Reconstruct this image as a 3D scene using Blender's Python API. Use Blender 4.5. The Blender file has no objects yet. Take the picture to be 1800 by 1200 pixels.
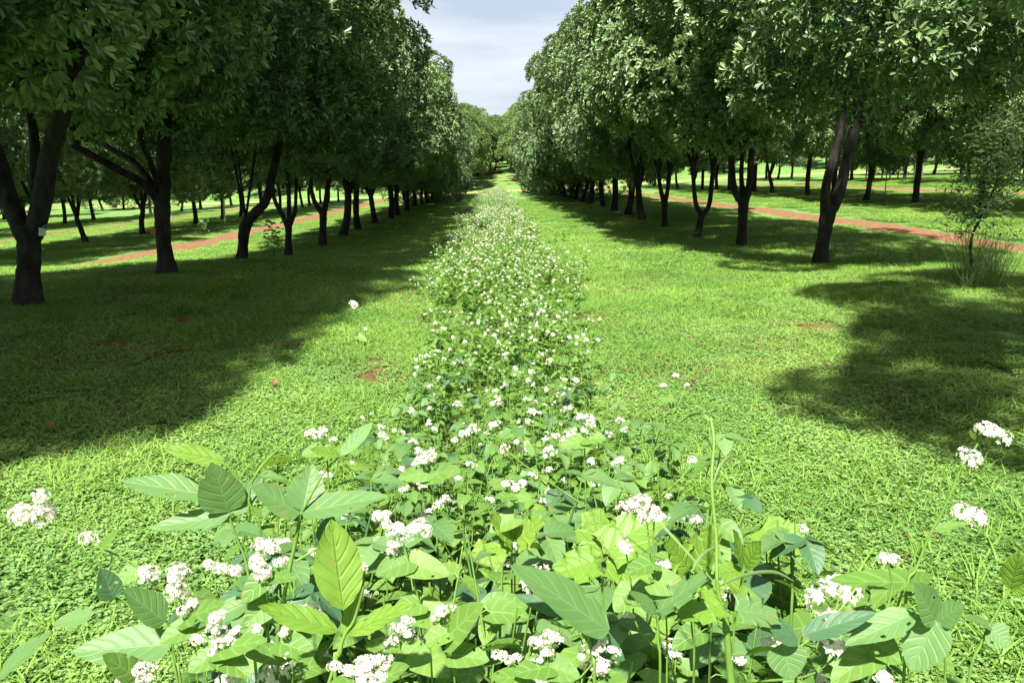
import bpy, math, random
import numpy as np
from mathutils import Vector, Matrix

random.seed(7)
RNG = np.random.default_rng(7)
S = bpy.context.scene
COL = S.collection
R = math.radians

# ---------------------------------------------------------------- camera
CAM = np.array([0.0, 0.0, 1.6])
F = 1400.0                      # focal length in pixels of the 1800 px wide photograph
PITCH, YAW = R(-11.78), R(1.32)
cd = bpy.data.cameras.new("camera"); cd.lens = 28.0; cd.sensor_width = 36.0
cd.clip_start = 0.05; cd.clip_end = 3000
co = bpy.data.objects.new("camera", cd); COL.objects.link(co)
co.location = CAM; co.rotation_euler = (R(90) + PITCH, 0, -YAW)
S.camera = co
_cr = np.array(co.rotation_euler.to_matrix())
RT, UP, FW = _cr[:, 0], _cr[:, 1], -_cr[:, 2]

def P(px, py, D):
    """point of the photograph's pixel at distance D along the strip"""
    r = FW + (px - 900) / F * RT - (py - 600) / F * UP
    return CAM + r * (D / r[1])

# ---------------------------------------------------------------- sun, sky, exposure
LIGHT = np.array([0.20, 0.66, -1.0]); LIGHT /= np.linalg.norm(LIGHT)
sl = bpy.data.lights.new("sun", 'SUN'); sl.energy = 5.0; sl.angle = R(1.6); sl.color = (1.0, 0.955, 0.87)
so = bpy.data.objects.new("sun", sl); COL.objects.link(so)
so.rotation_euler = Vector(LIGHT).to_track_quat('-Z', 'Y').to_euler(); so.location = (0, 0, 60)
EL = math.asin(-LIGHT[2]); AZ = math.atan2(-LIGHT[0], -LIGHT[1])

w = bpy.data.worlds.new("World"); S.world = w; w.use_nodes = True
nt = w.node_tree; nt.nodes.clear()
N = nt.nodes.new; L = nt.links.new
out = N('ShaderNodeOutputWorld'); bg = N('ShaderNodeBackground'); bg.inputs[1].default_value = 0.092
sky = N('ShaderNodeTexSky'); sky.sky_type = 'NISHITA'; sky.sun_disc = False
sky.sun_elevation = EL; sky.sun_rotation = AZ; sky.altitude = 500; sky.dust_density = 1.5
tc = N('ShaderNodeTexCoord'); sep = N('ShaderNodeSeparateXYZ'); L(tc.outputs['Generated'], sep.inputs[0])
mp = N('ShaderNodeMapping'); mp.inputs['Scale'].default_value = (2.0, 2.0, 13.0); mp.inputs['Location'].default_value = (0.4, 0.2, 1.35)
L(tc.outputs['Generated'], mp.inputs[0])
nz = N('ShaderNodeTexNoise'); nz.inputs['Scale'].default_value = 1.5; nz.inputs['Detail'].default_value = 5; nz.inputs['Roughness'].default_value = .5
L(mp.outputs[0], nz.inputs['Vector'])
rp = N('ShaderNodeValToRGB')
rp.color_ramp.elements[0].position = .36; rp.color_ramp.elements[0].color = (1.95, 2.3, 2.68, 1)
rp.color_ramp.elements[1].position = .62; rp.color_ramp.elements[1].color = (3.05, 3.2, 3.35, 1)
L(nz.outputs['Fac'], rp.inputs[0])
# the cloud layer is brighter overhead, towards the veiled sun, than near the horizon
mr = N('ShaderNodeMapRange'); mr.inputs['From Min'].default_value = .3; mr.inputs['From Max'].default_value = .85
mr.inputs['To Min'].default_value = 1.0; mr.inputs['To Max'].default_value = 1.0; L(sep.outputs[2], mr.inputs['Value'])
vm = N('ShaderNodeVectorMath'); vm.operation = 'SCALE'; L(rp.outputs[0], vm.inputs[0]); L(mr.outputs[0], vm.inputs['Scale'])
mx = N('ShaderNodeMix'); mx.data_type = 'RGBA'; mx.inputs[0].default_value = .9
L(sky.outputs[0], mx.inputs['A']); L(vm.outputs[0], mx.inputs['B'])
L(mx.outputs['Result'], bg.inputs[0]); L(bg.outputs[0], out.inputs[0])

S.view_settings.view_transform = 'Standard'; S.view_settings.look = 'None'
S.view_settings.exposure = 1.65; S.view_settings.gamma = 1.0; S.view_settings.use_curve_mapping = False
S.render.engine = 'CYCLES'
c = S.cycles
c.max_bounces = 5; c.diffuse_bounces = 2; c.glossy_bounces = 2; c.transmission_bounces = 4
c.transparent_max_bounces = 4; c.caustics_reflective = False; c.caustics_refractive = False
c.sample_clamp_indirect = 4.0

# ---------------------------------------------------------------- noise and terrain
def _hash(i, j, s):
    n = (i.astype(np.int64) * 374761393 + j.astype(np.int64) * 668265263 + s * 974634777) & 0x7fffffff
    n = ((n ^ (n >> 13)) * 1274126177) & 0x7fffffff
    return ((n ^ (n >> 16)) & 0xffff) / 65535.0

def vnoise(x, y, s=0):
    x = np.asarray(x, float); y = np.asarray(y, float)
    i = np.floor(x); j = np.floor(y); u = x - i; v = y - j
    u = u * u * (3 - 2 * u); v = v * v * (3 - 2 * v)
    a, b = _hash(i, j, s), _hash(i + 1, j, s); c_, d = _hash(i, j + 1, s), _hash(i + 1, j + 1, s)
    return (a * (1 - u) + b * u) * (1 - v) + (c_ * (1 - u) + d * u) * v

def fbm(x, y, s=0, o=4):
    t, a, n = 0, 1.0, 0
    for k in range(o):
        t = t + a * vnoise(x * 2 ** k + 13.7 * k, y * 2 ** k - 7.1 * k, s + k); n += a; a *= .5
    return t / n

def sstep(a, b, x):
    t = np.clip((np.asarray(x, float) - a) / (b - a), 0, 1); return t * t * (3 - 2 * t)

def ter(x, y):
    x = np.asarray(x, float); y = np.asarray(y, float)
    g = np.interp(x, [-200, -60, -30, -22, -11, -5.5, 0, 5.5, 11, 16.5, 22, 27.5, 60, 200],
                  [-3.2, -2.0, -1.25, -.9, -.58, -.25, 0, .3, .55, .88, 1.22, 1.6, 2.9, 5])
    z = sstep(8, 25, y) * (-.38 + g) + .13 * np.exp(-((np.abs(x) - 6.5) / 3.2) ** 4) * (1 - sstep(12, 24, y)) * sstep(0, 4, y)
    z = z + (fbm(x * .18, y * .18, 5, 2) - .5) * .10
    h = np.maximum(y - 90, 0)
    z = z + .072 * h * sstep(88, 104, y) - .00008 * np.minimum(h, 300) ** 2
    return z

def bare(x, y):
    b = fbm(x * 1.1, y * 1.1, 31, 4)
    lane = np.exp(-((x + 3.9) / 1.6) ** 2) * .12 + np.exp(-((np.abs(x) - 5.5) / 1.2) ** 2) * .03
    b = b + lane * (1 - sstep(10, 22, y) * .6) + .05 * np.exp(-(((x + 1.5) / .5) ** 2 + ((y - 8.5) / 2.0) ** 2)) \
        + .07 * np.exp(-(((x - 1.15) / .45) ** 2 + ((y - 2.2) / .8) ** 2))
    b = b + .10 * np.exp(-(((x) / 5) ** 2)) * sstep(97, 101, y)
    return sstep(.69, .86, b)

# ---------------------------------------------------------------- mesh helpers
def mkmesh(name, V, Fq, uv=None, smooth=True, mats=(), midx=None):
    """V (n,3), Fq (m,4) or (m,3) index array; uv per vertex"""
    me = bpy.data.meshes.new(name)
    V = np.asarray(V, np.float32); Fq = np.asarray(Fq, np.int32); k = Fq.shape[1]
    me.vertices.add(len(V)); me.vertices.foreach_set('co', V.ravel())
    me.loops.add(Fq.size); me.loops.foreach_set('vertex_index', Fq.ravel())
    me.polygons.add(len(Fq)); me.polygons.foreach_set('loop_start', np.arange(0, Fq.size, k, dtype=np.int32))
    me.polygons.foreach_set('use_smooth', np.full(len(Fq), smooth))
    if uv is not None:
        l = me.uv_layers.new(name='UVMap'); l.data.foreach_set('uv', np.asarray(uv, np.float32)[Fq.ravel()].ravel())
    for m in mats: me.materials.append(m)
    if midx is not None: me.polygons.foreach_set('material_index', np.asarray(midx, np.int32))
    me.update(calc_edges=True); me.validate()
    return me

class MB:
    def __init__(s): s.V = []; s.F = []; s.U = []; s.M = []; s.n = 0
    def add(s, V, Fq, U=None, m=0):
        V = np.asarray(V, float).reshape(-1, 3); Fq = np.asarray(Fq, int)
        if Fq.shape[1] == 3: Fq = np.hstack([Fq, Fq[:, 2:3]])
        s.V.append(V); s.F.append(Fq + s.n); s.M.append(np.full(len(Fq), m))
        s.U.append(np.zeros((len(V), 2)) if U is None else np.asarray(U, float)); s.n += len(V)
    def mesh(s, name, mats, smooth=True):
        V = np.vstack(s.V); Fq = np.vstack(s.F)
        return mkmesh(name, V, Fq, np.vstack(s.U), smooth, mats, np.concatenate(s.M))

def tube(mb, pts, rad, sides=8, m=0, wob=0.0, seed=0):
    pts = np.asarray(pts, float); rad = np.broadcast_to(np.asarray(rad, float), (len(pts),))
    T = np.gradient(pts, axis=0); T /= np.linalg.norm(T, axis=1)[:, None] + 1e-9
    ref = np.array([0.13, 1.0, 0.07]) if abs(T[0][1]) < .8 else np.array([1.0, .1, .1])
    A = np.cross(T, ref); A /= np.linalg.norm(A, axis=1)[:, None] + 1e-9
    B = np.cross(T, A); an = np.linspace(0, 2 * np.pi, sides, endpoint=False)
    r = rad[:, None] * np.ones(sides)
    if wob:
        rg = np.random.default_rng(seed); r = r * (1 + wob * (rg.random((len(pts), sides)) - .5) + wob * .7 * np.sin(an * 3 + seed)[None, :] * .5)
    V = pts[:, None] + r[..., None] * (np.cos(an)[None, :, None] * A[:, None] + np.sin(an)[None, :, None] * B[:, None])
    n = len(pts); i = np.arange(n - 1)[:, None] * sides; j = np.arange(sides)[None, :]; k = (j + 1) % sides
    Fq = np.stack([i + j, i + k, i + sides + k, i + sides + j], -1).reshape(-1, 4)
    length = np.concatenate([[0], np.cumsum(np.linalg.norm(np.diff(pts, axis=0), axis=1))])
    U = np.stack([np.tile(an / 6.283, n), np.repeat(length, sides)], 1)
    mb.add(V.reshape(-1, 3), Fq, U, m)
    # end cap
    e = V[-1]; cc = e.mean(0); b = len(e)
    mb.add(np.vstack([e, cc]), np.stack([np.arange(b), (np.arange(b) + 1) % b, np.full(b, b)], 1), None, m)

def smoothpath(P0, n=4):
    """Catmull-Rom through rows of P0 (any width)"""
    P0 = np.asarray(P0, float); Q = np.vstack([2 * P0[0] - P0[1], P0, 2 * P0[-1] - P0[-2]]); o = []
    for i in range(1, len(Q) - 2):
        for t in np.linspace(0, 1, n, endpoint=False):
            a, b, c_, d = Q[i - 1:i + 3]
            o.append(.5 * (2 * b + (c_ - a) * t + (2 * a - 5 * b + 4 * c_ - d) * t * t + (3 * b - a - 3 * c_ + d) * t ** 3))
    o.append(P0[-1]); return np.array(o)

def frames(d, up):
    """d (n,3) axis, up (n,3): matrices with columns (side, axis, normal)"""
    d = d / (np.linalg.norm(d, axis=1)[:, None] + 1e-9)
    s = np.cross(d, up); s /= np.linalg.norm(s, axis=1)[:, None] + 1e-9
    n = np.cross(s, d)
    return np.stack([s, d, n], 2)

def scatter(T, Fq, U, M, pos, scl):
    """copy template vertices T to every frame M (n,3,3), pos (n,3), scl (n,) or (n,3)"""
    scl = np.asarray(scl, float)
    if scl.ndim == 1: scl = np.repeat(scl[:, None], 3, 1)
    V = np.einsum('nij,nkj->nki', M, T[None] * scl[:, None]) + pos[:, None]
    n = len(pos); k = len(T)
    FF = (Fq[None] + (np.arange(n) * k)[:, None, None]).reshape(-1, Fq.shape[1])
    return V.reshape(-1, 3), FF, np.tile(U, (n, 1))

def leaf_t(shape='oval', nt=6, nu=2, fold=.35, droop=.25, wid=.5, crinkle=0, seed=1):
    """leaf template: length 1 along +y, normal +z. nu columns per side"""
    t = np.linspace(0, 1, nt + 1); u = np.linspace(-1, 1, 2 * nu + 1)
    if shape == 'oval': wv = np.sin(np.pi * t ** .85) ** .75
    elif shape == 'bean': wv = np.sin(np.pi * t ** .70) ** .68 * (1 - .15 * t)
    elif shape == 'heart': wv = (1 - t) ** .75 * (1 + .7 * t) * np.minimum(1, (t + .06) * 6) ** .5
    elif shape == 'lobed': wv = np.sin(np.pi * np.clip(t, 0, 1) ** .7) ** .6 * (1 + .13 * np.sin(t * 21))
    elif shape == 'oblong': wv = np.sin(np.pi * np.clip(t, 0, 1)) ** .5 * (.55 + .45 * t)
    else: wv = (1 - t) ** .6
    wv = wv * wid; wv[-1] = 0.004
    if shape != 'heart': wv[0] = 0.01
    X = u[None] * wv[:, None]
    Y = np.repeat(t[:, None], len(u), 1)
    if shape == 'heart': Y = Y - .22 * np.abs(u)[None] * (1 - t[:, None]) ** 4
    if shape == 'lobed': Y = Y + .10 * np.abs(u)[None] * np.cos(t[:, None] * 21)
    Z = fold * np.abs(X) - droop * t[:, None] ** 2 + 0 * X
    if crinkle:
        Z = Z + crinkle * (np.sin(t[:, None] * 30 - np.abs(u)[None] * 5) * np.abs(u)[None]) + crinkle * 1.6 * np.sin(t[:, None] * 9 + seed) * u[None] ** 2
    V = np.stack([X, Y, Z], -1).reshape(-1, 3); c_ = len(u)
    i = np.arange(nt)[:, None] * c_; j = np.arange(c_ - 1)[None]
    Fq = np.stack([i + j, i + j + 1, i + c_ + j + 1, i + c_ + j], -1).reshape(-1, 4)
    U = np.stack([np.tile((u + 1) / 2, nt + 1), np.repeat(t, c_)], 1)
    return V, Fq, U

# ---------------------------------------------------------------- scene-graph helpers
def link(o): COL.objects.link(o); return o
def tag(o, label=None, cat=None, group=None, kind=None):
    if label: o['label'] = label
    if cat: o['category'] = cat
    if group: o['group'] = group
    if kind: o['kind'] = kind
    return o
def empty(name, loc, rz=0, sc=1):
    o = bpy.data.objects.new(name, None); o.empty_display_size = .1
    o.location = loc; o.rotation_euler = (0, 0, rz); o.scale = (sc, sc, sc); return link(o)
def obj(name, me, parent=None, loc=(0, 0, 0)):
    o = bpy.data.objects.new(name, me); o.location = loc; link(o)
    if parent: o.parent = parent
    return o

# ---------------------------------------------------------------- materials
def new_mat(name):
    m = bpy.data.materials.new(name); m.use_nodes = True; m.node_tree.nodes.clear(); return m, m.node_tree.nodes.new, m.node_tree.links.new

def leaf_mat(name, c1, c2, rough=.45, trans=.3, tcol=None, veins=0, spec=.4, vcol=None, scale=.7, obvar=.5, bump=.3):
    m, N, L = new_mat(name)
    o = N('ShaderNodeOutputMaterial'); p = N('ShaderNodeBsdfPrincipled'); t = N('ShaderNodeBsdfTranslucent'); mix = N('ShaderNodeMixShader')
    g = N('ShaderNodeNewGeometry'); oi = N('ShaderNodeObjectInfo'); nz = N('ShaderNodeTexNoise'); nz.inputs['Scale'].default_value = scale
    L(g.outputs['Position'], nz.inputs['Vector'])
    a = N('ShaderNodeMath'); a.operation = 'MULTIPLY_ADD'; a.inputs[1].default_value = .62; L(g.outputs['Random Per Island'], a.inputs[0])
    b = N('ShaderNodeMath'); b.operation = 'MULTIPLY'; b.inputs[1].default_value = obvar * .6; L(oi.outputs['Random'], b.inputs[0]); L(b.outputs[0], a.inputs[2])
    b2 = N('ShaderNodeMath'); b2.operation = 'MULTIPLY_ADD'; b2.inputs[1].default_value = 1.6; b2.inputs[2].default_value = -.8; L(nz.outputs['Fac'], b2.inputs[0])
    a2 = N('ShaderNodeMath'); a2.operation = 'ADD'; a2.use_clamp = True; L(a.outputs[0], a2.inputs[0]); L(b2.outputs[0], a2.inputs[1])
    mc = N('ShaderNodeMix'); mc.data_type = 'RGBA'; mc.inputs['A'].default_value = (*c1, 1); mc.inputs['B'].default_value = (*c2, 1)
    L(a2.outputs[0], mc.inputs[0]); colr = mc.outputs['Result']
    if veins:
        uv = N('ShaderNodeUVMap'); sx = N('ShaderNodeSeparateXYZ'); L(uv.outputs[0], sx.inputs[0])
        def M(op, x, y=None, z=None, clamp=False):
            n = N('ShaderNodeMath'); n.operation = op; n.use_clamp = clamp
            for i, q in enumerate((x, y, z)):
                if q is None: continue
                if isinstance(q, (int, float)): n.inputs[i].default_value = q
                else: L(q, n.inputs[i])
            return n.outputs[0]
        au = M('ABSOLUTE', M('SUBTRACT', sx.outputs[0], .5))
        ph = M('SUBTRACT', M('MULTIPLY', sx.outputs[1], veins * 6.283), M('MULTIPLY', au, veins * 3.6))
        lat = M('POWER', M('MULTIPLY_ADD', M('COSINE', ph), .5, .5), 9.0)
        mid = M('SUBTRACT', 1.0, M('MULTIPLY', au, 28.0), clamp=True)
        v = M('MAXIMUM', M('MULTIPLY', lat, .55), mid)
        nf = N('ShaderNodeTexNoise'); nf.inputs['Scale'].default_value = 38; nf.inputs['Detail'].default_value = 4
        v2 = M('MULTIPLY', v, .26)
        mv = N('ShaderNodeMix'); mv.data_type = 'RGBA'; L(v2, mv.inputs[0]); L(colr, mv.inputs['A'])
        mv.inputs['B'].default_value = (*(vcol or tuple(min(1, q * 2 + .06) for q in c2)), 1); colr = mv.outputs['Result']
        # small wear spots
        L(g.outputs['Position'], nf.inputs['Vector'])
        sp = M('MULTIPLY', M('GREATER_THAN', nf.outputs['Fac'], .66), .45)
        ms = N('ShaderNodeMix'); ms.data_type = 'RGBA'; L(sp, ms.inputs[0]); L(colr, ms.inputs['A']); ms.inputs['B'].default_value = (.22, .20, .06, 1); colr = ms.outputs['Result']
        bp = N('ShaderNodeBump'); bp.inputs['Strength'].default_value = bump; bp.inputs['Distance'].default_value = .004
        L(M('MULTIPLY_ADD', v, -1.0, M('MULTIPLY', nf.outputs['Fac'], .6)), bp.inputs['Height']); L(bp.outputs[0], p.inputs['Normal'])
    L(colr, p.inputs['Base Color']); p.inputs['Roughness'].default_value = rough; p.inputs['Specular IOR Level'].default_value = spec
    hv = N('ShaderNodeMix'); hv.data_type = 'RGBA'; hv.blend_type = 'MULTIPLY'; hv.inputs[0].default_value = 1; L(colr, hv.inputs['A'])
    hv.inputs['B'].default_value = (*(tcol or (1.5, 1.5, .5)), 1); L(hv.outputs['Result'], t.inputs[0])
    mix.inputs[0].default_value = trans; L(p.outputs[0], mix.inputs[1]); L(t.outputs[0], mix.inputs[2]); L(mix.outputs[0], o.inputs[0])
    return m

def noise_mat(name, c1, c2, scale=8, rough=.9, bump=.4, detail=6, dist=.02, stretch=None):
    m, N, L = new_mat(name); o = N('ShaderNodeOutputMaterial'); p = N('ShaderNodeBsdfPrincipled'); nz = N('ShaderNodeTexNoise')
    nz.inputs['Scale'].default_value = scale; nz.inputs['Detail'].default_value = detail; nz.inputs['Roughness'].default_value = .65
    g = N('ShaderNodeTexCoord'); mp = N('ShaderNodeMapping')
    if stretch: mp.inputs['Scale'].default_value = stretch
    L(g.outputs['Object'], mp.inputs[0]); L(mp.outputs[0], nz.inputs['Vector'])
    r = N('ShaderNodeValToRGB'); r.color_ramp.elements[0].position = .33; r.color_ramp.elements[1].position = .68
    r.color_ramp.elements[0].color = (*c1, 1); r.color_ramp.elements[1].color = (*c2, 1)
    L(nz.outputs['Fac'], r.inputs[0]); L(r.outputs[0], p.inputs['Base Color']); p.inputs['Roughness'].default_value = rough
    p.inputs['Specular IOR Level'].default_value = .2
    b = N('ShaderNodeBump'); b.inputs['Strength'].default_value = bump; b.inputs['Distance'].default_value = dist
    L(nz.outputs['Fac'], b.inputs['Height']); L(b.outputs[0], p.inputs['Normal']); L(p.outputs[0], o.inputs[0]); return m

def ground_mat():
    m, N, L = new_mat("lawn_ground"); o = N('ShaderNodeOutputMaterial'); p = N('ShaderNodeBsdfPrincipled')
    g = N('ShaderNodeTexCoord'); at = N('ShaderNodeAttribute'); at.attribute_name = 'bare'
    def nz(s, d=5, r=.6):
        n = N('ShaderNodeTexNoise'); n.inputs['Scale'].default_value = s; n.inputs['Detail'].default_value = d; n.inputs['Roughness'].default_value = r; L(g.outputs['Object'], n.inputs['Vector']); return n.outputs['Fac']
    def ramp(f, p0, c0, p1, c1):
        r = N('ShaderNodeValToRGB'); e = r.color_ramp.elements; e[0].position = p0; e[1].position = p1; e[0].color = (*c0, 1); e[1].color = (*c1, 1); L(f, r.inputs[0]); return r.outputs[0]
    green = ramp(nz(.35, 8, .75), .35, (.095, .19, .048), .65, (.17, .28, .078))
    fine = ramp(nz(14, 8, .8), .38, (.65, .7, .7), .6, (1.1, 1.1, 1.1))
    mm = N('ShaderNodeMix'); mm.data_type = 'RGBA'; mm.blend_type = 'MULTIPLY'; mm.inputs[0].default_value = 1; L(green, mm.inputs['A']); L(fine, mm.inputs['B'])
    soil = ramp(nz(22, 6, .7), .35, (.085, .035, .018), .68, (.27, .12, .065))
    mx = N('ShaderNodeMix'); mx.data_type = 'RGBA'; L(at.outputs['Fac'], mx.inputs[0]); L(mm.outputs['Result'], mx.inputs['A']); L(soil, mx.inputs['B'])
    L(mx.outputs['Result'], p.inputs['Base Color']); p.inputs['Roughness'].default_value = 1; p.inputs['Specular IOR Level'].default_value = .05
    b = N('ShaderNodeBump'); b.inputs['Strength'].default_value = .8; b.inputs['Distance'].default_value = .05; L(nz(30, 6, .8), b.inputs['Height']); L(b.outputs[0], p.inputs['Normal'])
    L(p.outputs[0], o.inputs[0]); return m

M_ground = ground_mat()
M_track = noise_mat("red_soil", (.11, .052, .024), (.24, .128, .066), 5, 1, .8, 8, .03)
M_bark = noise_mat("bark", (.010, .009, .008), (.042, .038, .032), 9, .95, 1.0, 7, .03, (1, 1, .35))
M_crown = leaf_mat("orchard_leaf", (.034, .078, .028), (.26, .38, .15), .42, .14, (1.4, 1.5, .5), spec=.42, scale=.8, obvar=.4)
M_hill_haze = leaf_mat("haze_lightened_hill_leaf", (.07, .14, .045), (.20, .30, .09), .5, .25, spec=.35, scale=.5)  # leaf colour brightened to stand in for haze on the far trees
M_herb = leaf_mat("buckwheat_leaf", (.072, .165, .028), (.155, .27, .052), .5, .34, (1.4, 1.35, .5), spec=.35, scale=2, veins=4)
M_bean = leaf_mat("bean_leaf", (.080, .175, .050), (.145, .262, .082), .5, .36, (1.5, 1.45, .45), veins=6, spec=.4, vcol=(.24, .42, .20), scale=3)
M_beand = leaf_mat("dark_bean_leaf", (.042, .11, .047), (.075, .165, .068), .48, .3, (1.5, 1.5, .5), veins=6, spec=.45, vcol=(.13, .26, .14), scale=3)
M_young = leaf_mat("young_leaf", (.115, .24, .024), (.18, .30, .042), .5, .36, (1.3, 1.2, .5), veins=6, spec=.4, vcol=(.34, .50, .12), scale=3, bump=.6)
M_clover = leaf_mat("ground_cover_leaf", (.125, .255, .068), (.30, .43, .128), .6, .3, (1.3, 1.2, .6), spec=.2, scale=.5, obvar=.25)
M_blade = leaf_mat("grass_blade", (.10, .22, .03), (.22, .36, .06), .5, .3, (1.3, 1.2, .5), spec=.3, scale=.5)
M_dryb = noise_mat("dry_blade", (.22, .15, .07), (.42, .31, .15), 20, .9, .1)
M_gdark = leaf_mat("clump_blade", (.10, .19, .055), (.22, .32, .11), .5, .25, (1.3, 1.2, .5), spec=.3, scale=.9)
M_stem = noise_mat("green_stem", (.09, .18, .03), (.16, .27, .055), 12, .5, .1)
M_stemd = noise_mat("dark_green_stem", (.045, .12, .03), (.10, .20, .05), 12, .5, .1)
M_stemp = noise_mat("pale_stem", (.32, .44, .19), (.48, .58, .30), 12, .5, .1, stretch=(6, 6, .4))

def petal_mat():
    m, N, L = new_mat("white_petal"); o = N('ShaderNodeOutputMaterial'); p = N('ShaderNodeBsdfPrincipled'); t = N('ShaderNodeBsdfTranslucent'); mix = N('ShaderNodeMixShader')
    g = N('ShaderNodeNewGeometry'); r = N('ShaderNodeValToRGB'); e = r.color_ramp.elements
    e[0].position = 0; e[0].color = (.66, .62, .48, 1); e[1].position = .35; e[1].color = (.82, .80, .70, 1)
    L(g.outputs['Random Per Island'], r.inputs[0]); L(r.outputs[0], p.inputs['Base Color']); L(r.outputs[0], t.inputs[0]); p.inputs['Roughness'].default_value = .6
    mix.inputs[0].default_value = .4; L(p.outputs[0], mix.inputs[1]); L(t.outputs[0], mix.inputs[2]); L(mix.outputs[0], o.inputs[0]); return m
M_petal = petal_mat()
M_bud = noise_mat("flower_centre", (.30, .34, .10), (.5, .42, .16), 60, .7, .1)
M_tan = noise_mat("dry_leaf", (.085, .046, .024), (.20, .115, .058), 12, .8, .4)
M_stake = noise_mat("pale_stake", (.45, .47, .36), (.62, .64, .50), 8, .7, .1)
M_stake2 = noise_mat("grey_stake", (.08, .08, .07), (.16, .15, .13), 8, .7, .1)
M_tagw = noise_mat("pale_tag", (.42, .47, .45), (.62, .66, .63), 15, .5, .1)
M_tagr = noise_mat("red_tag", (.45, .10, .05), (.6, .18, .10), 15, .5, .1)

# ---------------------------------------------------------------- ground, tracks
def build_ground():
    xs = np.concatenate([-np.geomspace(900, 15, 46), np.arange(-14.4, 14.41, .16), np.geomspace(15, 900, 46)])
    ys = np.concatenate([-np.geomspace(40, 1.2, 12), np.arange(-1, 28, .16), np.arange(28, 60, .5), np.arange(60, 170, 1.5), np.geomspace(171, 1400, 40)])
    X, Y = np.meshgrid(xs, ys); Z = ter(X, Y); n, k = X.shape
    V = np.stack([X, Y, Z], -1).reshape(-1, 3); i = np.arange(n - 1)[:, None] * k; j = np.arange(k - 1)[None]
    Fq = np.stack([i + j, i + j + 1, i + k + j + 1, i + k + j], -1).reshape(-1, 4)
    me = mkmesh("ground", V, Fq, None, True, [M_ground])
    a = me.attributes.new('bare', 'FLOAT', 'POINT'); a.data.foreach_set('value', bare(V[:, 0], V[:, 1]).astype(np.float32))
    tag(obj("ground", me), kind='structure')
build_ground()

def track(xc, y0, y1, half, label, seed):
    ys = np.arange(y0, y1, .22); rows = []
    wob = (fbm(ys * .12, ys * 0 + seed, seed, 2) - .5) * .9
    for s in (-1, -.5, 0, .5, 1):
        e = (fbm(ys * 1.3, ys * 0 + seed + s * 9, seed + 3, 3) - .5) * .45 * abs(s)
        x = xc + wob + s * (half + e); lift = .03 if abs(s) < 1 else -.01
        rows.append(np.stack([x, ys, ter(x, ys) + lift], 1))
    V = np.stack(rows, 1); n, k = V.shape[:2]; i = np.arange(n - 1)[:, None] * k; j = np.arange(k - 1)[None]
    Fq = np.stack([i + j, i + j + 1, i + k + j + 1, i + k + j], -1).reshape(-1, 4)
    o = obj("path", mkmesh("path", V.reshape(-1, 3), Fq, None, True, [M_track])); tag(o, label, kind='structure')
TRACKS = [(-11.3, .84), (-22.3, .5), (11.2, .72), (22.3, .5)]
track(-11.3, 8, 86, .95, "red soil track through the grass behind the left row", 1)
track(-22.3, 20, 86, .55, "second red soil track far beyond the left row", 2)
track(11.2, 8, 86, .66, "red soil track through the grass behind the right row", 3)
track(22.3, 20, 86, .55, "second red soil track far beyond the right row", 4)
def cross_track():
    xs = np.arange(-60, 60, .8); rows = []
    for s in (0, 1, 2):
        y = 92.5 + s * 1.6 + (fbm(xs * .3, xs * 0, 77 + s, 2) - .5) * .6
        rows.append(np.stack([xs, y, ter(xs, y) + (.012 if s == 1 else -.01)], 1))
    V = np.stack(rows, 0); n, k = V.shape[:2]; i = np.arange(n - 1)[:, None] * k; j = np.arange(k - 1)[None]
    Fq = np.stack([i + j, i + j + 1, i + k + j + 1, i + k + j], -1).reshape(-1, 4)
    tag(obj("path", mkmesh("cross_path", V.reshape(-1, 3), Fq, None, True, [M_dryb])), "pale headland path crossing past the end of the flower strip", kind='structure')
cross_track()

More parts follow.
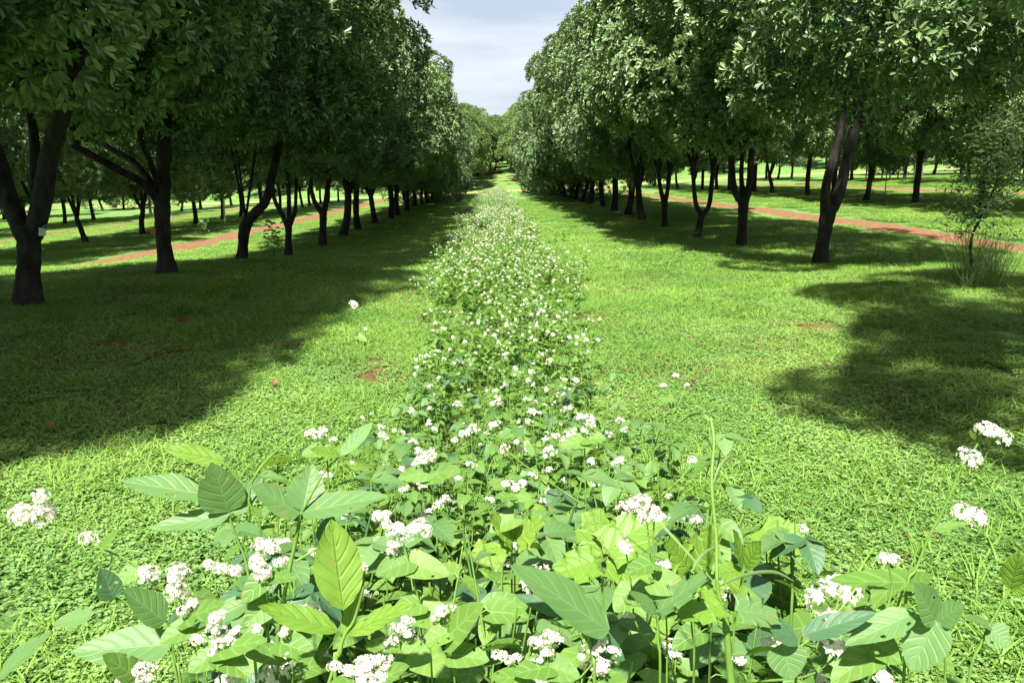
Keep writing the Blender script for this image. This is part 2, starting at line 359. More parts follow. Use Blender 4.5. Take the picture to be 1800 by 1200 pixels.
# ---------------------------------------------------------------- instanced stuff (grass, far buckwheat)
def gn_scatter(name, protos, pos, rz, scl, idx, **tags):
    me = bpy.data.meshes.new(name); me.vertices.add(len(pos)); me.vertices.foreach_set('co', np.asarray(pos, np.float32).ravel())
    for nme, typ, arr in (('rot', 'FLOAT_VECTOR', np.asarray(rz, np.float32)), ('scl', 'FLOAT', np.asarray(scl, np.float32)), ('idx', 'INT', np.asarray(idx, np.int32))):
        a = me.attributes.new(nme, typ, 'POINT'); a.data.foreach_set('vector' if typ == 'FLOAT_VECTOR' else 'value', arr.ravel())
    o = obj(name, me)
    ng = bpy.data.node_groups.new(name, 'GeometryNodeTree')
    ng.interface.new_socket('Geometry', in_out='INPUT', socket_type='NodeSocketGeometry')
    ng.interface.new_socket('Geometry', in_out='OUTPUT', socket_type='NodeSocketGeometry')
    N = ng.nodes.new; L = ng.links.new; gi = N('NodeGroupInput'); go = N('NodeGroupOutput'); jn = N('GeometryNodeJoinGeometry')
    def attr(nme, t):
        a = N('GeometryNodeInputNamedAttribute'); a.data_type = t; a.inputs[0].default_value = nme; return a.outputs[0]
    ar, as_, ai = attr('rot', 'FLOAT_VECTOR'), attr('scl', 'FLOAT'), attr('idx', 'INT')
    e2r = N('FunctionNodeEulerToRotation'); L(ar, e2r.inputs[0])
    for k, pm in enumerate(protos):
        po = bpy.data.objects.new(name + "_tile", pm)
        oi = N('GeometryNodeObjectInfo'); oi.inputs['Object'].default_value = po; oi.inputs['As Instance'].default_value = True
        cp = N('FunctionNodeCompare'); cp.data_type = 'INT'; cp.operation = 'EQUAL'; L(ai, cp.inputs[2]); cp.inputs[3].default_value = k
        ip = N('GeometryNodeInstanceOnPoints'); L(gi.outputs[0], ip.inputs['Points']); L(cp.outputs[0], ip.inputs['Selection'])
        L(oi.outputs['Geometry'], ip.inputs['Instance']); L(e2r.outputs[0], ip.inputs['Rotation']); L(as_, ip.inputs['Scale']); L(ip.outputs[0], jn.inputs[0])
    L(jn.outputs[0], go.inputs[0])
    md = o.modifiers.new("scatter", 'NODES'); md.node_group = ng
    tag(o, **tags); return o

def rdir(n, rg, zlo=-1, zhi=1):
    z = rg.uniform(zlo, zhi, n); a = rg.uniform(0, 6.283, n); r = np.sqrt(1 - z * z); return np.stack([r * np.cos(a), r * np.sin(a), z], 1)

def cover_tile(seed, nleaf, nblade, size=.62, ls=(.007, .018), tall=1.0, litter=6, weeds=0, tufts=0):
    rg = np.random.default_rng(seed); mb = MB()
    T, Fq, U = leaf_t('oval', 3, 1, .3, .2, .42)
    # trifoliate clover-like leaves
    n = nleaf // 3; p = np.stack([rg.uniform(-size / 2, size / 2, n), rg.uniform(-size / 2, size / 2, n), rg.uniform(.006, .034, n) * tall], 1)
    a0 = rg.uniform(0, 6.283, n); tl = rg.uniform(-.1, .5, n)
    tx = rdir(n, rg, .78, 1)
    for q in range(3):
        a = a0 + q * 2.09 + rg.normal(0, .2, n)
        d = np.stack([np.cos(a), np.sin(a), tl], 1)
        V, FF, UU = scatter(T, Fq, U, frames(d, tx), p, rg.uniform(*ls, n)); mb.add(V, FF, UU, 0)
    # grass blades
    T, Fq, U = leaf_t('blade', 4, 1, .5, .55, .035)
    n = nblade; p = np.stack([rg.uniform(-size / 2, size / 2, n), rg.uniform(-size / 2, size / 2, n), np.zeros(n)], 1)
    a = rg.uniform(0, 6.283, n); d = np.stack([np.cos(a) * .6, np.sin(a) * .6, rg.uniform(.3, 1.6, n)], 1)
    V, FF, UU = scatter(T, Fq, U, frames(d, np.tile([[0, 0, 1.]], (n, 1)) + .05), p, rg.uniform(.04, .11, n) * tall); 
    mb.add(V, FF, UU, 1)
    k = max(3, nblade // 9); p = p[:k] + .002; a = rg.uniform(0, 6.283, k); d = np.stack([np.cos(a), np.sin(a), rg.uniform(0, .25, k)], 1)
    V, FF, UU = scatter(T, Fq, U, frames(d, np.tile([[0, 0, 1.]], (k, 1)) + .05), p, rg.uniform(.05, .12, k)); mb.add(V, FF, UU, 2)
    if litter:
        T, Fq, U = leaf_t('oval', 4, 1, .4, -.2, .2); n = litter
        p = np.stack([rg.uniform(-size / 2, size / 2, n), rg.uniform(-size / 2, size / 2, n), rg.uniform(.015, .042, n)], 1); a = rg.uniform(0, 6.283, n)
        d = np.stack([np.cos(a), np.sin(a), rg.uniform(-.3, .3, n)], 1)
        V, FF, UU = scatter(T, Fq, U, frames(d, rdir(n, rg, .6, 1)), p, rg.uniform(.012, .038, n)); mb.add(V, FF, UU, 3)
    if weeds:
        T, Fq, U = leaf_t('bean', 5, 1, .25, .3, .3)
        for q in range(weeds):
            c_ = np.array([rg.uniform(-size / 2, size / 2), rg.uniform(-size / 2, size / 2), .012]); n = rg.integers(5, 10); a = rg.uniform(0, 6.28) + np.arange(n) * 2.4
            d = np.stack([np.cos(a), np.sin(a), rg.uniform(.1, .7, n)], 1); V, FF, UU = scatter(T, Fq, U, frames(d, np.tile([[0, 0, 1.]], (n, 1)) + .05), np.tile(c_, (n, 1)), rg.uniform(.03, .075, n)); mb.add(V, FF, UU, 4)
    if tufts:
        T, Fq, U = leaf_t('blade', 6, 1, .5, .6, .02)
        for q in range(tufts):
            c_ = np.array([rg.uniform(-size / 2, size / 2), rg.uniform(-size / 2, size / 2), 0]); n = rg.integers(14, 40); a = rg.uniform(0, 6.28, n)
            d = np.stack([np.cos(a) * .6, np.sin(a) * .6, rg.uniform(.4, 2, n)], 1); V, FF, UU = scatter(T, Fq, U, frames(d, np.tile([[0, 0, 1.]], (n, 1)) + .05), c_ + rg.normal(0, .012, (n, 3)) * [1, 1, 0], rg.uniform(.05, .17, n)); mb.add(V, FF, UU, 1)
    return mb.mesh("cover_tile", [M_clover, M_blade, M_dryb, M_tan, M_herb])

def build_cover():
    tiles = [cover_tile(s, 3400, 220, ls=(.006, .016)) for s in (1, 2)] + [cover_tile(3, 2800, 480, ls=(.006, .015))] + [cover_tile(s, 1900, 560, ls=(.006, .016)) for s in (4, 5)] \
        + [cover_tile(14, 1200, 300, litter=70), cover_tile(15, 700, 250, litter=130), cover_tile(16, 1800, 400, weeds=7, tufts=1), cover_tile(17, 1500, 500, weeds=3, tufts=3, tall=1.3)]
    far = [cover_tile(s, 1500, 600, size=.95, ls=(.018, .036), tall=1.3) for s in (6, 7)] + [cover_tile(18, 900, 400, size=.95, ls=(.018, .036), tall=1.3, litter=120)]
    pos, rz, sc, idx = [], [], [], []
    def fill(y0, y1, step, ids, x_out=1.0, thr=.55):
        for y in np.arange(y0, y1, step):
            hw = .72 * y + 3.0
            x = np.arange(-hw, hw, step); x = x + RNG.uniform(-.5, .5, len(x)) * step; yy = y + RNG.uniform(-.5, .5, len(x)) * step
            keep = bare(x, yy) < RNG.uniform(.3, 1.2, len(x))
            for sd, (xc, hf) in enumerate(TRACKS, 1): keep &= np.abs(x - xc - (fbm(yy * .12, yy * 0 + sd, sd, 2) - .5) * .9) > hf + (.22 if y < 14 else .36)
            x, yy = x[keep], yy[keep]
            z = ter(x, yy); sx = (ter(x + .3, yy) - ter(x - .3, yy)) / .6; sy = (ter(x, yy + .3) - ter(x, yy - .3)) / .6
            pos.append(np.stack([x, yy, z - .004], 1)); rz.append(np.stack([sy, -sx, np.zeros(len(x))], 1))
            r = rz[-1]; r[:, 2] = RNG.uniform(0, 6.283, len(x)); r[:, :2] *= 0.0
            gmix = fbm(x * .5, yy * .5, 91, 2) + RNG.uniform(-.12, .12, len(x))
            ii = np.where(gmix > .54, RNG.integers(3, 5, len(x)), RNG.integers(0, 3, len(x))) if ids is None else RNG.choice(ids, len(x))
            if ids is None or True:
                lit = fbm(x * .7, yy * .7, 55, 3) + .16 * np.exp(-((x + 4.2) / 1.8) ** 2) + .03 * np.exp(-((x - 4.6) / 1.6) ** 2); q_ = RNG.random(len(x))
                lo = (lit > .60) & (q_ < .55)
                if ids is None:
                    ii = np.where(lo, np.where(lit > .70, 6, 5), ii); ii = np.where((~lo) & (q_ > .86), RNG.integers(7, 9, len(x)), ii)
                else: ii = np.where(lo & (yy < 26), 11, ii)
            idx.append(ii); sc.append(RNG.uniform(.9, 1.25, len(x)))
    fill(.9, 14, .40, None); fill(14, 26, .55, [9, 10]); fill(26, 62, .85, [9, 10])
    gn_scatter("grass", tiles + far, np.vstack(pos), np.vstack(rz), np.concatenate(sc), np.concatenate(idx),
               label="short green grass and clover covering the lanes", cat="grass", kind="stuff")
    print("cover instances", sum(map(len, pos)))
build_cover()

# ---------------------------------------------------------------- trees
LT, LF, LU = None, None, None
def crown_leaf():
    # folded six-sided leaf blade (length 1)
    V = np.array([[0, 0, 0], [.13, .28, .05], [.19, .70, .06], [0, 1, -.08], [-.19, .70, .06], [-.13, .28, .05]])
    return V, np.array([[0, 1, 2, 3], [0, 3, 4, 5]]), np.array([[.5, 0], [1, .3], [1, .7], [.5, 1], [0, .7], [0, .3]])
LT, LF, LU = crown_leaf()

def crown_mesh(seed, zb=2.3, zt=8.4, r=3.0, nclump=64, nros=88, leaf=.124, ros=7, mat=None, flat=.9, leafvar=.3, skirt=0):
    rg = np.random.default_rng(seed)
    zc, hz = (zb + zt) / 2, (zt - zb) / 2
    d = rdir(nclump, rg); rad = rg.random(nclump) ** .35
    zn = rg.uniform(-1, 1, nclump); prof = np.where(zn < 0, (1 - np.abs(zn) ** 6) ** .5, (1 - np.abs(zn) ** 2.1) ** .5)
    an = rg.uniform(0, 6.283, nclump); rr_ = prof * rg.random(nclump) ** .26
    dd = np.stack([rr_ * np.cos(an), rr_ * np.sin(an), zn], 1); d = dd
    # rounded box-like envelope, wider in the middle and upper half
    C = dd * np.array([r - .45, r - .45, hz - .4]) + [0, 0, zc]
    lob = 1 + .16 * np.sin(np.arctan2(d[:, 1], d[:, 0]) * 3 + seed) + rg.normal(0, .07, nclump)
    C[:, :2] *= lob[:, None]
    if skirt:
        k = int(nclump * skirt); a = rg.uniform(0, 6.283, k); rr = rg.uniform(.6, 1, k) * (r - .5)
        C[:k] = np.stack([rr * np.cos(a), rr * np.sin(a), rg.uniform(.45, zb + 1, k)], 1)
    cr = rg.uniform(.45, 1.0, nclump)
    tp, td = [], []
    for i in range(nclump):
        n = int(nros * (cr[i] / .62) ** 2)
        outw = (C[i] - [0, 0, zc]) / np.array([r, r, hz]); outw = outw / (np.linalg.norm(outw) + 1e-6) * .85 + [0, 0, .65]
        q = rdir(n * 2, rg); q = q[(q @ outw) > -.02][:n]
        sh = np.where(rg.random(len(q)) < .85, rg.uniform(.86, 1.08, len(q)), rg.uniform(.2, .8, len(q)))[:, None]
        tp.append(C[i] + q * cr[i] * sh * [1, 1, flat]); td.append(q * .8 + outw * .5 + [0, 0, .25])
    tp = np.vstack(tp); td = np.vstack(td) + rg.normal(0, .18, (sum(map(len, tp[:0])) or len(tp), 3)); td /= np.linalg.norm(td, axis=1)[:, None]
    # rosette frames
    Fm = frames(td, rdir(len(td), rg)); V, FF, UU = [], [], []
    mb = MB(); base = rg.uniform(0, 6.283, len(tp))
    for q in range(ros):
        a = base + q * 6.283 / ros + rg.normal(0, .25, len(tp)); spread = rg.uniform(.55, 1.25, len(tp))
        dl = Fm[:, :, 1] * np.cos(spread)[:, None] + (Fm[:, :, 0] * np.cos(a)[:, None] + Fm[:, :, 2] * np.sin(a)[:, None]) * np.sin(spread)[:, None]
        up = Fm[:, :, 1] * .8 - LIGHT * .75 + rg.normal(0, .22, dl.shape)
        M = frames(dl, up); sc = leaf * rg.uniform(1 - leafvar, 1 + leafvar, len(tp))
        v, f, u = scatter(LT, LF, LU, M, tp + dl * .015, sc); mb.add(v, f, u)
    return mb.mesh("crown", [mat or M_crown], smooth=False)

def limb_paths(rg, base, top, n, r0, spread, zt):
    out = []
    for k in range(n):
        a = rg.uniform(0, .9) + k * 6.283 / n; rr = rg.uniform(.5, 1) * spread; h = rg.uniform(.55, .95) * (zt - base[2]) + base[2]
        e = np.array([base[0] + rr * np.cos(a), base[1] + rr * np.sin(a), h])
        m1 = base * .6 + e * .4 + [0, 0, .25] + rg.normal(0, .12, 3); m2 = base * .25 + e * .75 + rg.normal(0, .15, 3)
        out.append((smoothpath([base, m1, m2, e], 3), np.linspace(r0, .02, 10)))
    return out

def trunk_mesh(seed, zt=7.2, r0=.13, fork=1.5, nl=5, lean=.15):
    rg = np.random.default_rng(seed + 500); mb = MB(); l = rg.normal(0, lean, 2)
    top = np.array([l[0], l[1], fork])
    mid = top * [.4, .4, .5] + np.array([*rg.normal(0, .05, 2), 0])
    pts = smoothpath([[0, 0, -.15], [0, 0, .05], mid, top, top + [0, 0, .12]], 5)
    rr = np.interp(pts[:, 2], [-.15, .1, .35, fork, fork + .2], [r0 * 1.5, r0 * 1.35, r0 * 1.05, r0 * .92, r0 * .8])
    tube(mb, pts, rr, 10, 0, .18, seed)
    for k, (p, rad) in enumerate(limb_paths(rg, top - [0, 0, .06], top, nl, r0 * .62, 1.7, zt)):
        tube(mb, p, rad, 7, 0, .12, seed + k)
        for q in range(2):
            i = rg.integers(3, 8); e = p[i] + rdir(1, rg, .0, .8)[0] * rg.uniform(.7, 1.3)
            tube(mb, smoothpath([p[i], (p[i] + e) / 2 + [0, 0, .1], e], 3), np.linspace(rad[i] * .7, .012, 7), 5)
    return mb.mesh("trunk", [M_bark])

HI = [crown_mesh(s, zb=2.3 + .15 * (s % 2), zt=8.9, r=3.4, nclump=76) for s in (1, 2, 3, 4)]
MID = [crown_mesh(s, zb=1.75, zt=8.6, r=3.3, nclump=78) for s in (11, 12)]
LOW = [crown_mesh(s, zb=1.5, zt=8.3, r=3.2, nclump=96, skirt=.10, leaf=.13, nros=60) for s in (21, 22)]
OVER = [crown_mesh(s, zb=2.45, zt=9.2, r=3.3, nclump=130) for s in (31, 32)]
HILL = [crown_mesh(s, zb=1.6, zt=8.8, r=3.3, nclump=80, nros=60, leaf=.15, mat=M_hill_haze) for s in (41, 42)]
THIN = [crown_mesh(s, zb=2.9, zt=8.6, r=3.3, nclump=42) for s in (61, 62)]
DENSE = [crown_mesh(51, zb=2.3, zt=8.6, r=3.1, nclump=110)]
TRK = [trunk_mesh(s, r0=.125, fork=f) for s, f in ((1, 1.5), (2, 1.9), (3, 1.2), (4, 2.1), (5, 1.7))]

def place_tree(x, y, crown, trunk, rz, sc, label, group, cat="tree", name="orchard_tree", tw=None):
    e = empty(name, (x, y, float(ter(x, y))), rz, sc); tag(e, label, cat, group)
    t = obj("trunk", trunk, e); c_ = obj("crown", crown, e)
    if tw: t.scale = (tw, tw, 1)
    return e

# hand-shaped trunks of the nearer trees: polylines given in the photograph's pixels at the tree's distance
def custom_tree(bx, by, X, D, lines, crown, rz, sc, label, lift=0, off=(0, 0)):
    base = P(bx, by, D); gz = float(ter(base[0], D)); b0 = np.array([base[0], D, gz])
    e = empty("orchard_tree", b0); tag(e, label, "tree", "trees of the nearest rows")
    mb = MB(); dz = 0
    for k, ln in enumerate(lines):
        q = []
        for it in ln:
            px, py, wpx = it[:3]; dd = it[3] if len(it) > 3 else 0
            q.append([*(P(px, py, D + dd) - b0), wpx * .5 / F * D])
        q = smoothpath(q, 5); pts, rr = q[:, :3].copy(), q[:, 3]
        if k == 0:
            z0, z1 = pts[0, 2], pts[-1, 2]; pts[:, 2] = -.06 + (pts[:, 2] - z0) * (z1 + .06) / (z1 - z0)
            fl = np.clip(1 - pts[:, 2] / .35, 0, 1); rr = rr * (1 + .35 * fl)
        tube(mb, pts, rr, 12, 0, .16, k + int(bx))
    # inner limbs up into the crown
    rg = np.random.default_rng(int(bx) + 3); end = pts[-1]
    for ln in lines[1:] or lines:
        last = ln[-1]; pv = ln[-2]; p0 = P(last[0] * .8 + pv[0] * .2, last[1] * .8 + pv[1] * .2, D + .8 * (last[3] if len(last) > 3 else 0) + .2 * (pv[3] if len(pv) > 3 else 0)) - b0
        for p, rad in limb_paths(rg, p0, None, 3, last[2] * .46 / F * D, 1.3, 7.2):
            tube(mb, p, rad, 7, 0, .1, 3)
            for q in range(2):
                i = rg.integers(2, 8); e2 = p[i] + rdir(1, rg, -.2, .8)[0] * rg.uniform(.7, 1.3)
                tube(mb, smoothpath([p[i], (p[i] + e2) / 2 + [0, 0, .1], e2], 3), np.linspace(rad[i] * .7, .012, 7), 5)
    obj("trunk", mb.mesh("trunk", [M_bark]), e)
    cr = obj("crown", crown, e, (off[0], off[1], lift)); cr.rotation_euler = (0, 0, rz); cr.scale = (sc,) * 3
    return e

LR = [9.4 + 4.03 * k for k in range(-3, 20)]
RR = [13.5 + 4.03 * k for k in range(-4, 19)]
custom_tree(50, 530, -5.5, 9.4, [[(48, 530, 42), (50, 470, 37), (52, 430, 38), (50, 395, 44)],
    [(45, 415, 34), (22, 365, 30, .1), (2, 300, 28, .2), (-20, 230, 24, .3), (-30, 150, 20, .3)],
    [(58, 415, 34), (74, 350, 32, -.1), (88, 270, 30, -.1), (112, 190, 26, -.2), (135, 120, 20, -.3)],
    [(72, 385, 22), (62, 330, 20, .5), (60, 250, 18, .9), (50, 180, 14, 1.2)]],
    OVER[0], .4, 1.0, "stout dark tree at the left edge, its trunk forking into two thick limbs", 0)
custom_tree(295, 490, -5.5, 13.3, [[(297, 490, 30), (289, 430, 25), (286, 380, 26), (285, 340, 28)],
    [(285, 350, 26), (288, 290, 24), (290, 220, 22), (293, 150, 18)],
    [(278, 352, 18), (255, 325, 14, -.2), (205, 297, 12, -.5), (165, 275, 11, -.8), (128, 255, 9, -1.0)],
    [(276, 340, 14), (240, 290, 11, .3), (195, 262, 9, .5), (160, 240, 7, .6)],
    [(280, 330, 12), (262, 280, 9, -.4), (240, 235, 8, -.6)]],
    OVER[1], 2.1, .93, "straight dark tree with long limbs sweeping up left, second from the left edge", .1)
custom_tree(425, 470, -5.5, 17.4, [[(424, 472, 19), (427, 435, 17), (430, 405, 20), (445, 380, 17), (466, 358, 15), (475, 325, 14), (485, 280, 13), (495, 230, 11)],
    [(434, 398, 10), (430, 388, 8), (432, 384, 5)]],
    DENSE[0], 3.6, 1.03, "crooked tree whose trunk bends sharply to the right above its base")
custom_tree(505, 456, -5.5, 21.3, [[(506, 456, 13), (507, 420, 11), (507, 395, 13)],
    [(506, 400, 10), (496, 378, 8), (484, 355, 7), (474, 320, 6)], [(509, 398, 9), (518, 372, 7), (520, 345, 6), (521, 300, 6)], [(508, 395, 8), (508, 350, 7), (505, 300, 7)]],
    HI[3], 5.0, .98, "slim tree right of the crooked one, trunk dividing into three thin limbs")
custom_tree(567, 432, -5.5, 25.6, [[(567, 432, 13), (568, 395, 12), (568, 370, 14)],
    [(566, 375, 10), (553, 355, 8), (545, 325, 7)], [(570, 372, 10), (574, 345, 9), (578, 310, 8)]],
    HI[0], 1.2, 1.0, "fifth tree of the left row, its limbs spreading in a narrow V above the grass")
custom_tree(1440, 460, 5.5, 13.5, [[(1442, 460, 24), (1447, 420, 22), (1453, 385, 25), (1458, 360, 29)],
    [(1452, 370, 19), (1452, 330, 16, -.1), (1463, 285, 15, -.1), (1475, 240, 14, -.1), (1485, 190, 12)],
    [(1464, 368, 20), (1478, 330, 19, .1), (1487, 290, 18, .2), (1500, 240, 18, .2), (1512, 180, 15, .2)]],
    HI[0], 4.4, 1.0, "dark tree leaning right with two long parallel limbs, nearest whole tree right of the flowers")
custom_tree(1303, 440, 5.5, 17.7, [[(1303, 440, 17), (1305, 400, 16), (1307, 365, 18), (1306, 345, 24)],
    [(1300, 352, 13), (1290, 330, 12), (1286, 290, 11), (1284, 250, 10)], [(1311, 352, 13), (1318, 320, 12), (1320, 280, 11), (1325, 240, 10)], [(1306, 345, 10), (1303, 310, 8, .4), (1305, 270, 8, .6)]],
    HI[1], .3, 1.0, "straight dark tree with a broad low fork, between the leaning tree and the wishbone tree")
custom_tree(1226, 418, 5.5, 21.4, [[(1224, 418, 12), (1230, 393, 11), (1235, 372, 13)],
    [(1233, 376, 9), (1224, 360, 8), (1220, 330, 7), (1218, 295, 7)], [(1237, 376, 9), (1246, 362, 8), (1250, 335, 8), (1254, 290, 8)]],
    HI[2], 2.2, 1.0, "slim tree with a rounded wishbone fork in the right row")
custom_tree(1168, 402, 5.5, 25.6, [[(1168, 402, 11), (1168, 370, 10), (1168, 345, 13)],
    [(1165, 350, 8), (1160, 325, 7), (1157, 300, 6)], [(1171, 350, 8), (1175, 325, 7), (1178, 300, 6)]],
    HI[3], .9, .98, "fourth tree of the right row, narrow trunk with a tight fork past the wishbone tree")
ORD = "first second third fourth fifth sixth seventh eighth ninth tenth eleventh twelfth thirteenth fourteenth fifteenth sixteenth seventeenth eighteenth nineteenth twentieth".split()

TR = random.Random(5)
def row(X, Ds, side, skip, near_n):
    for D in Ds:
        if any(abs(D - s) < 1.5 for s in skip): continue
        if side == 'left' and D < 0: continue
        y = D + TR.uniform(-.25, .25); x = X + TR.uniform(-.2, .2)
        if D < 3: x -= .9; y += (1.0 if side == 'right' else 1.1); x -= (.5 if side == 'right' else 0)
        if D < 8: cr, lab = (TR.choice(OVER) if side == 'left' and D > 3 else TR.choice(THIN)), f"tree beside the camera, only its overhanging leaves showing at the top {side} corner"
        elif D < 46:
            k = round((D - near_n) / 4.03)
            cr, lab = TR.choice(HI + MID), f"{ORD[k]} tree from the camera along the {side} edge of the flower lane, slim trunk"
        elif D < 60: cr, lab = TR.choice(MID + LOW[:1]), f"distant tree of the {side} flower-lane row, trunk still showing under the leaves"
        else: cr, lab = TR.choice(LOW), f"far tree of the {side} flower-lane row, leaves hanging almost to the grass"
        g = f"trees lining the flower lane on the {side}"
        e = place_tree(x, y, cr, TR.choice(TRK), TR.uniform(0, 6.28), ((.86 if side == 'right' else .92) if D < 8 else TR.uniform(1.0, 1.12)), lab, g)
        if D > 26:
            e.scale[2] *= (.84 if side == 'left' else .92)
            for ch in e.children:
                if ch.name.startswith('crown'): ch.location[0] = 0
row(-5.5, LR, "left", [9.4, 13.43, 17.46, 21.49, 25.52], 9.4)
row(5.5, RR, "right", [13.5, 17.53, 21.56, 25.59, 9.47], 13.5)
rowname = {2: "second", 3: "third", 4: "fourth", 5: "fifth"}
for side, sg in (("left", -1), ("right", 1)):
    for rn, X, d0 in ((2, 16.5, 17), (3, 27.5, 32), (4, 38.5, 48), (5, 49.5, 62)):
        D = d0 + (0.3 if sg < 0 else 1.9)
        while D < 86:
            cr = TR.choice(HI * 2 + MID if rn == 2 else (HI + MID if rn == 3 else MID + LOW)); s = TR.uniform(.78, .98)
            if TR.random() > (.06 if rn == 2 else .22):
                place_tree(sg * X + TR.uniform(-.3, .3), D + TR.uniform(-.3, .3), cr, TR.choice(TRK), TR.uniform(0, 6.28), s,
                       f"small looking tree in the {rowname[rn]} orchard row out to the {side} of the flower strip", f"trees of the {rowname[rn]} row on the {side}")
            D += 4.03
# hillside trees past the end of the lane
HT = random.Random(9)
for r_, X in enumerate((-3.9, 5.3, -16.5, 17, -28, 29, -40, 41, -52, 53)):
    side = "left" if X < 0 else "right"
    D = 100 if abs(X) > 10 else 97
    while D < (176 if abs(X) < 10 else 128):
        s = HT.uniform(.95, 1.15)
        x = X + HT.uniform(-.5, .5) - (.5 if X == -3.9 and D > 115 else 0)
        place_tree(x, D, HT.choice(HILL if abs(X) < 10 else HILL + LOW), HT.choice(TRK), HT.uniform(0, 6.28), s,
                   f"hazy green tree on the {side} of the hillside past the end of the flower strip", f"hillside trees on the {side}", name="hillside_tree")
        D += 5.0
for x, D in ((-2.2, 119), (2.4, 121), (.2, 126), (-3.4, 131), (4.6, 131), (-.6, 136), (2.6, 144)):
    place_tree(x, D, HT.choice(HILL), HT.choice(TRK), HT.uniform(0, 6.28), .93,
               "rounded hilltop tree closing the end of the flower lane under the sky", "hilltop trees closing the view", name="hillside_tree")

# far wood on both sides behind the orchard
def far_wood():
    pos, rz, sc, idx = [], [], [], []
    for sg in (-1, 1):
        for k in range(110):
            x = sg * RNG.uniform(14, 150); y = RNG.uniform(134, 158) - (abs(x) - 14) * .12
            pos.append((x, y, float(ter(x, y)) - .6)); rz.append((0, 0, RNG.uniform(0, 6.28))); sc.append(RNG.uniform(.9, 1.4)); idx.append(RNG.integers(0, 2))
        for k in range(70):
            y = RNG.uniform(64, 134); x = sg * (58 + RNG.uniform(0, 14) + (y - 64) * .25)
            pos.append((x, y, float(ter(x, y)) - .6)); rz.append((0, 0, RNG.uniform(0, 6.28))); sc.append(RNG.uniform(.8, 1.2)); idx.append(RNG.integers(0, 2))
    gn_scatter("woods", HILL, pos, rz, sc, idx, label="far green wood closing the view behind the orchard rows", cat="woodland", kind="stuff")
far_wood()

# ---------------------------------------------------------------- strip plants
def strip_hw(D): return float(np.interp(D, [1, 1.6, 2.5, 4, 6, 9, 14, 25, 60, 100], [.62, .80, .62, .56, .60, .74, .88, .98, 1.0, .95]))
def strip_h(D): return float(np.interp(D, [1, 1.6, 2.4, 3.5, 5, 9, 30], [.80, .74, .62, .50, .46, .50, .58]))

def floret_t():
    V, Fq = [], []
    for k in range(5):
        a = k * 1.2566; ca, sa = math.cos(a), math.sin(a); cb, sb = math.cos(a + .5), math.sin(a + .5); cc, sc_ = math.cos(a - .5), math.sin(a - .5)
        n = len(V); V += [[0, 0, 0], [cc * .62, sc_ * .62, .22], [ca * 1.0, sa * 1.0, .30], [cb * .62, sb * .62, .22]]; Fq.append([n, n + 1, n + 2, n + 3])
    return np.array(V, float), np.array(Fq), np.zeros((20, 2))
FT, FF5, FU = floret_t()
def cluster_mesh(seed, size=.03, elong=1.0, nf=26, fr=.0062):
    """flower head: florets over a lumpy dome; base at the origin"""
    rg = np.random.default_rng(seed); mb = MB(); sub = rg.integers(2, 5)
    cs = rg.normal(0, .22, (sub, 3)) * [size, size, size * .4 * elong] + [0, 0, size * .3]
    n = nf; which = rg.integers(0, sub, n); q = rdir(n, rg, -.35, 1)
    p = cs[which] + q * size * np.array([.42, .42, .36 * elong]) * rg.uniform(.75, 1.1, n)[:, None]
    Fm = frames(np.cross(q, rdir(n, rg)), q)
    M = np.stack([Fm[:, :, 0], Fm[:, :, 1], Fm[:, :, 2]], 2)
    v, f, u = scatter(FT, FF5, FU, M, p, fr * rg.uniform(.8, 1.25, n)); mb.add(v, f, u, 0)
    # centres / buds
    B = np.array([[1, 0, 0], [0, 1, 0], [-1, 0, 0], [0, -1, 0], [0, 0, 1], [0, 0, -1.]]) * .13
    BF = np.array([[0, 1, 4], [1, 2, 4], [2, 3, 4], [3, 0, 4], [1, 0, 5], [2, 1, 5], [3, 2, 5], [0, 3, 5]])
    v, f, u = scatter(B, BF, np.zeros((6, 2)), M, p + q * fr * .12, np.full(n, fr)); mb.add(v, f, u, 1)
    tube(mb, [[0, 0, -size * .25], [0, 0, 0], cs[0]], [.0011, .001, .0008], 5, 2)
    for k in range(1, sub): tube(mb, [[0, 0, 0], cs[k] * .5, cs[k]], [.0009, .0008, .0006], 4, 2)
    return mb.mesh("flower_cluster", [M_petal, M_bud, M_stem])
CL = [cluster_mesh(s, .030, e, n) for s, e, n in ((1, 1, 34), (2, 1.6, 36), (3, .8, 26), (4, 1.3, 42))]
CLs = [cluster_mesh(s, .020, 1, 16) for s in (5, 6)]
CLB = [cluster_mesh(s, .036, e, n, .0056) for s, e, n in ((11, 1, 95), (12, 1.4, 90), (13, .9, 80), (14, 1.1, 110))]

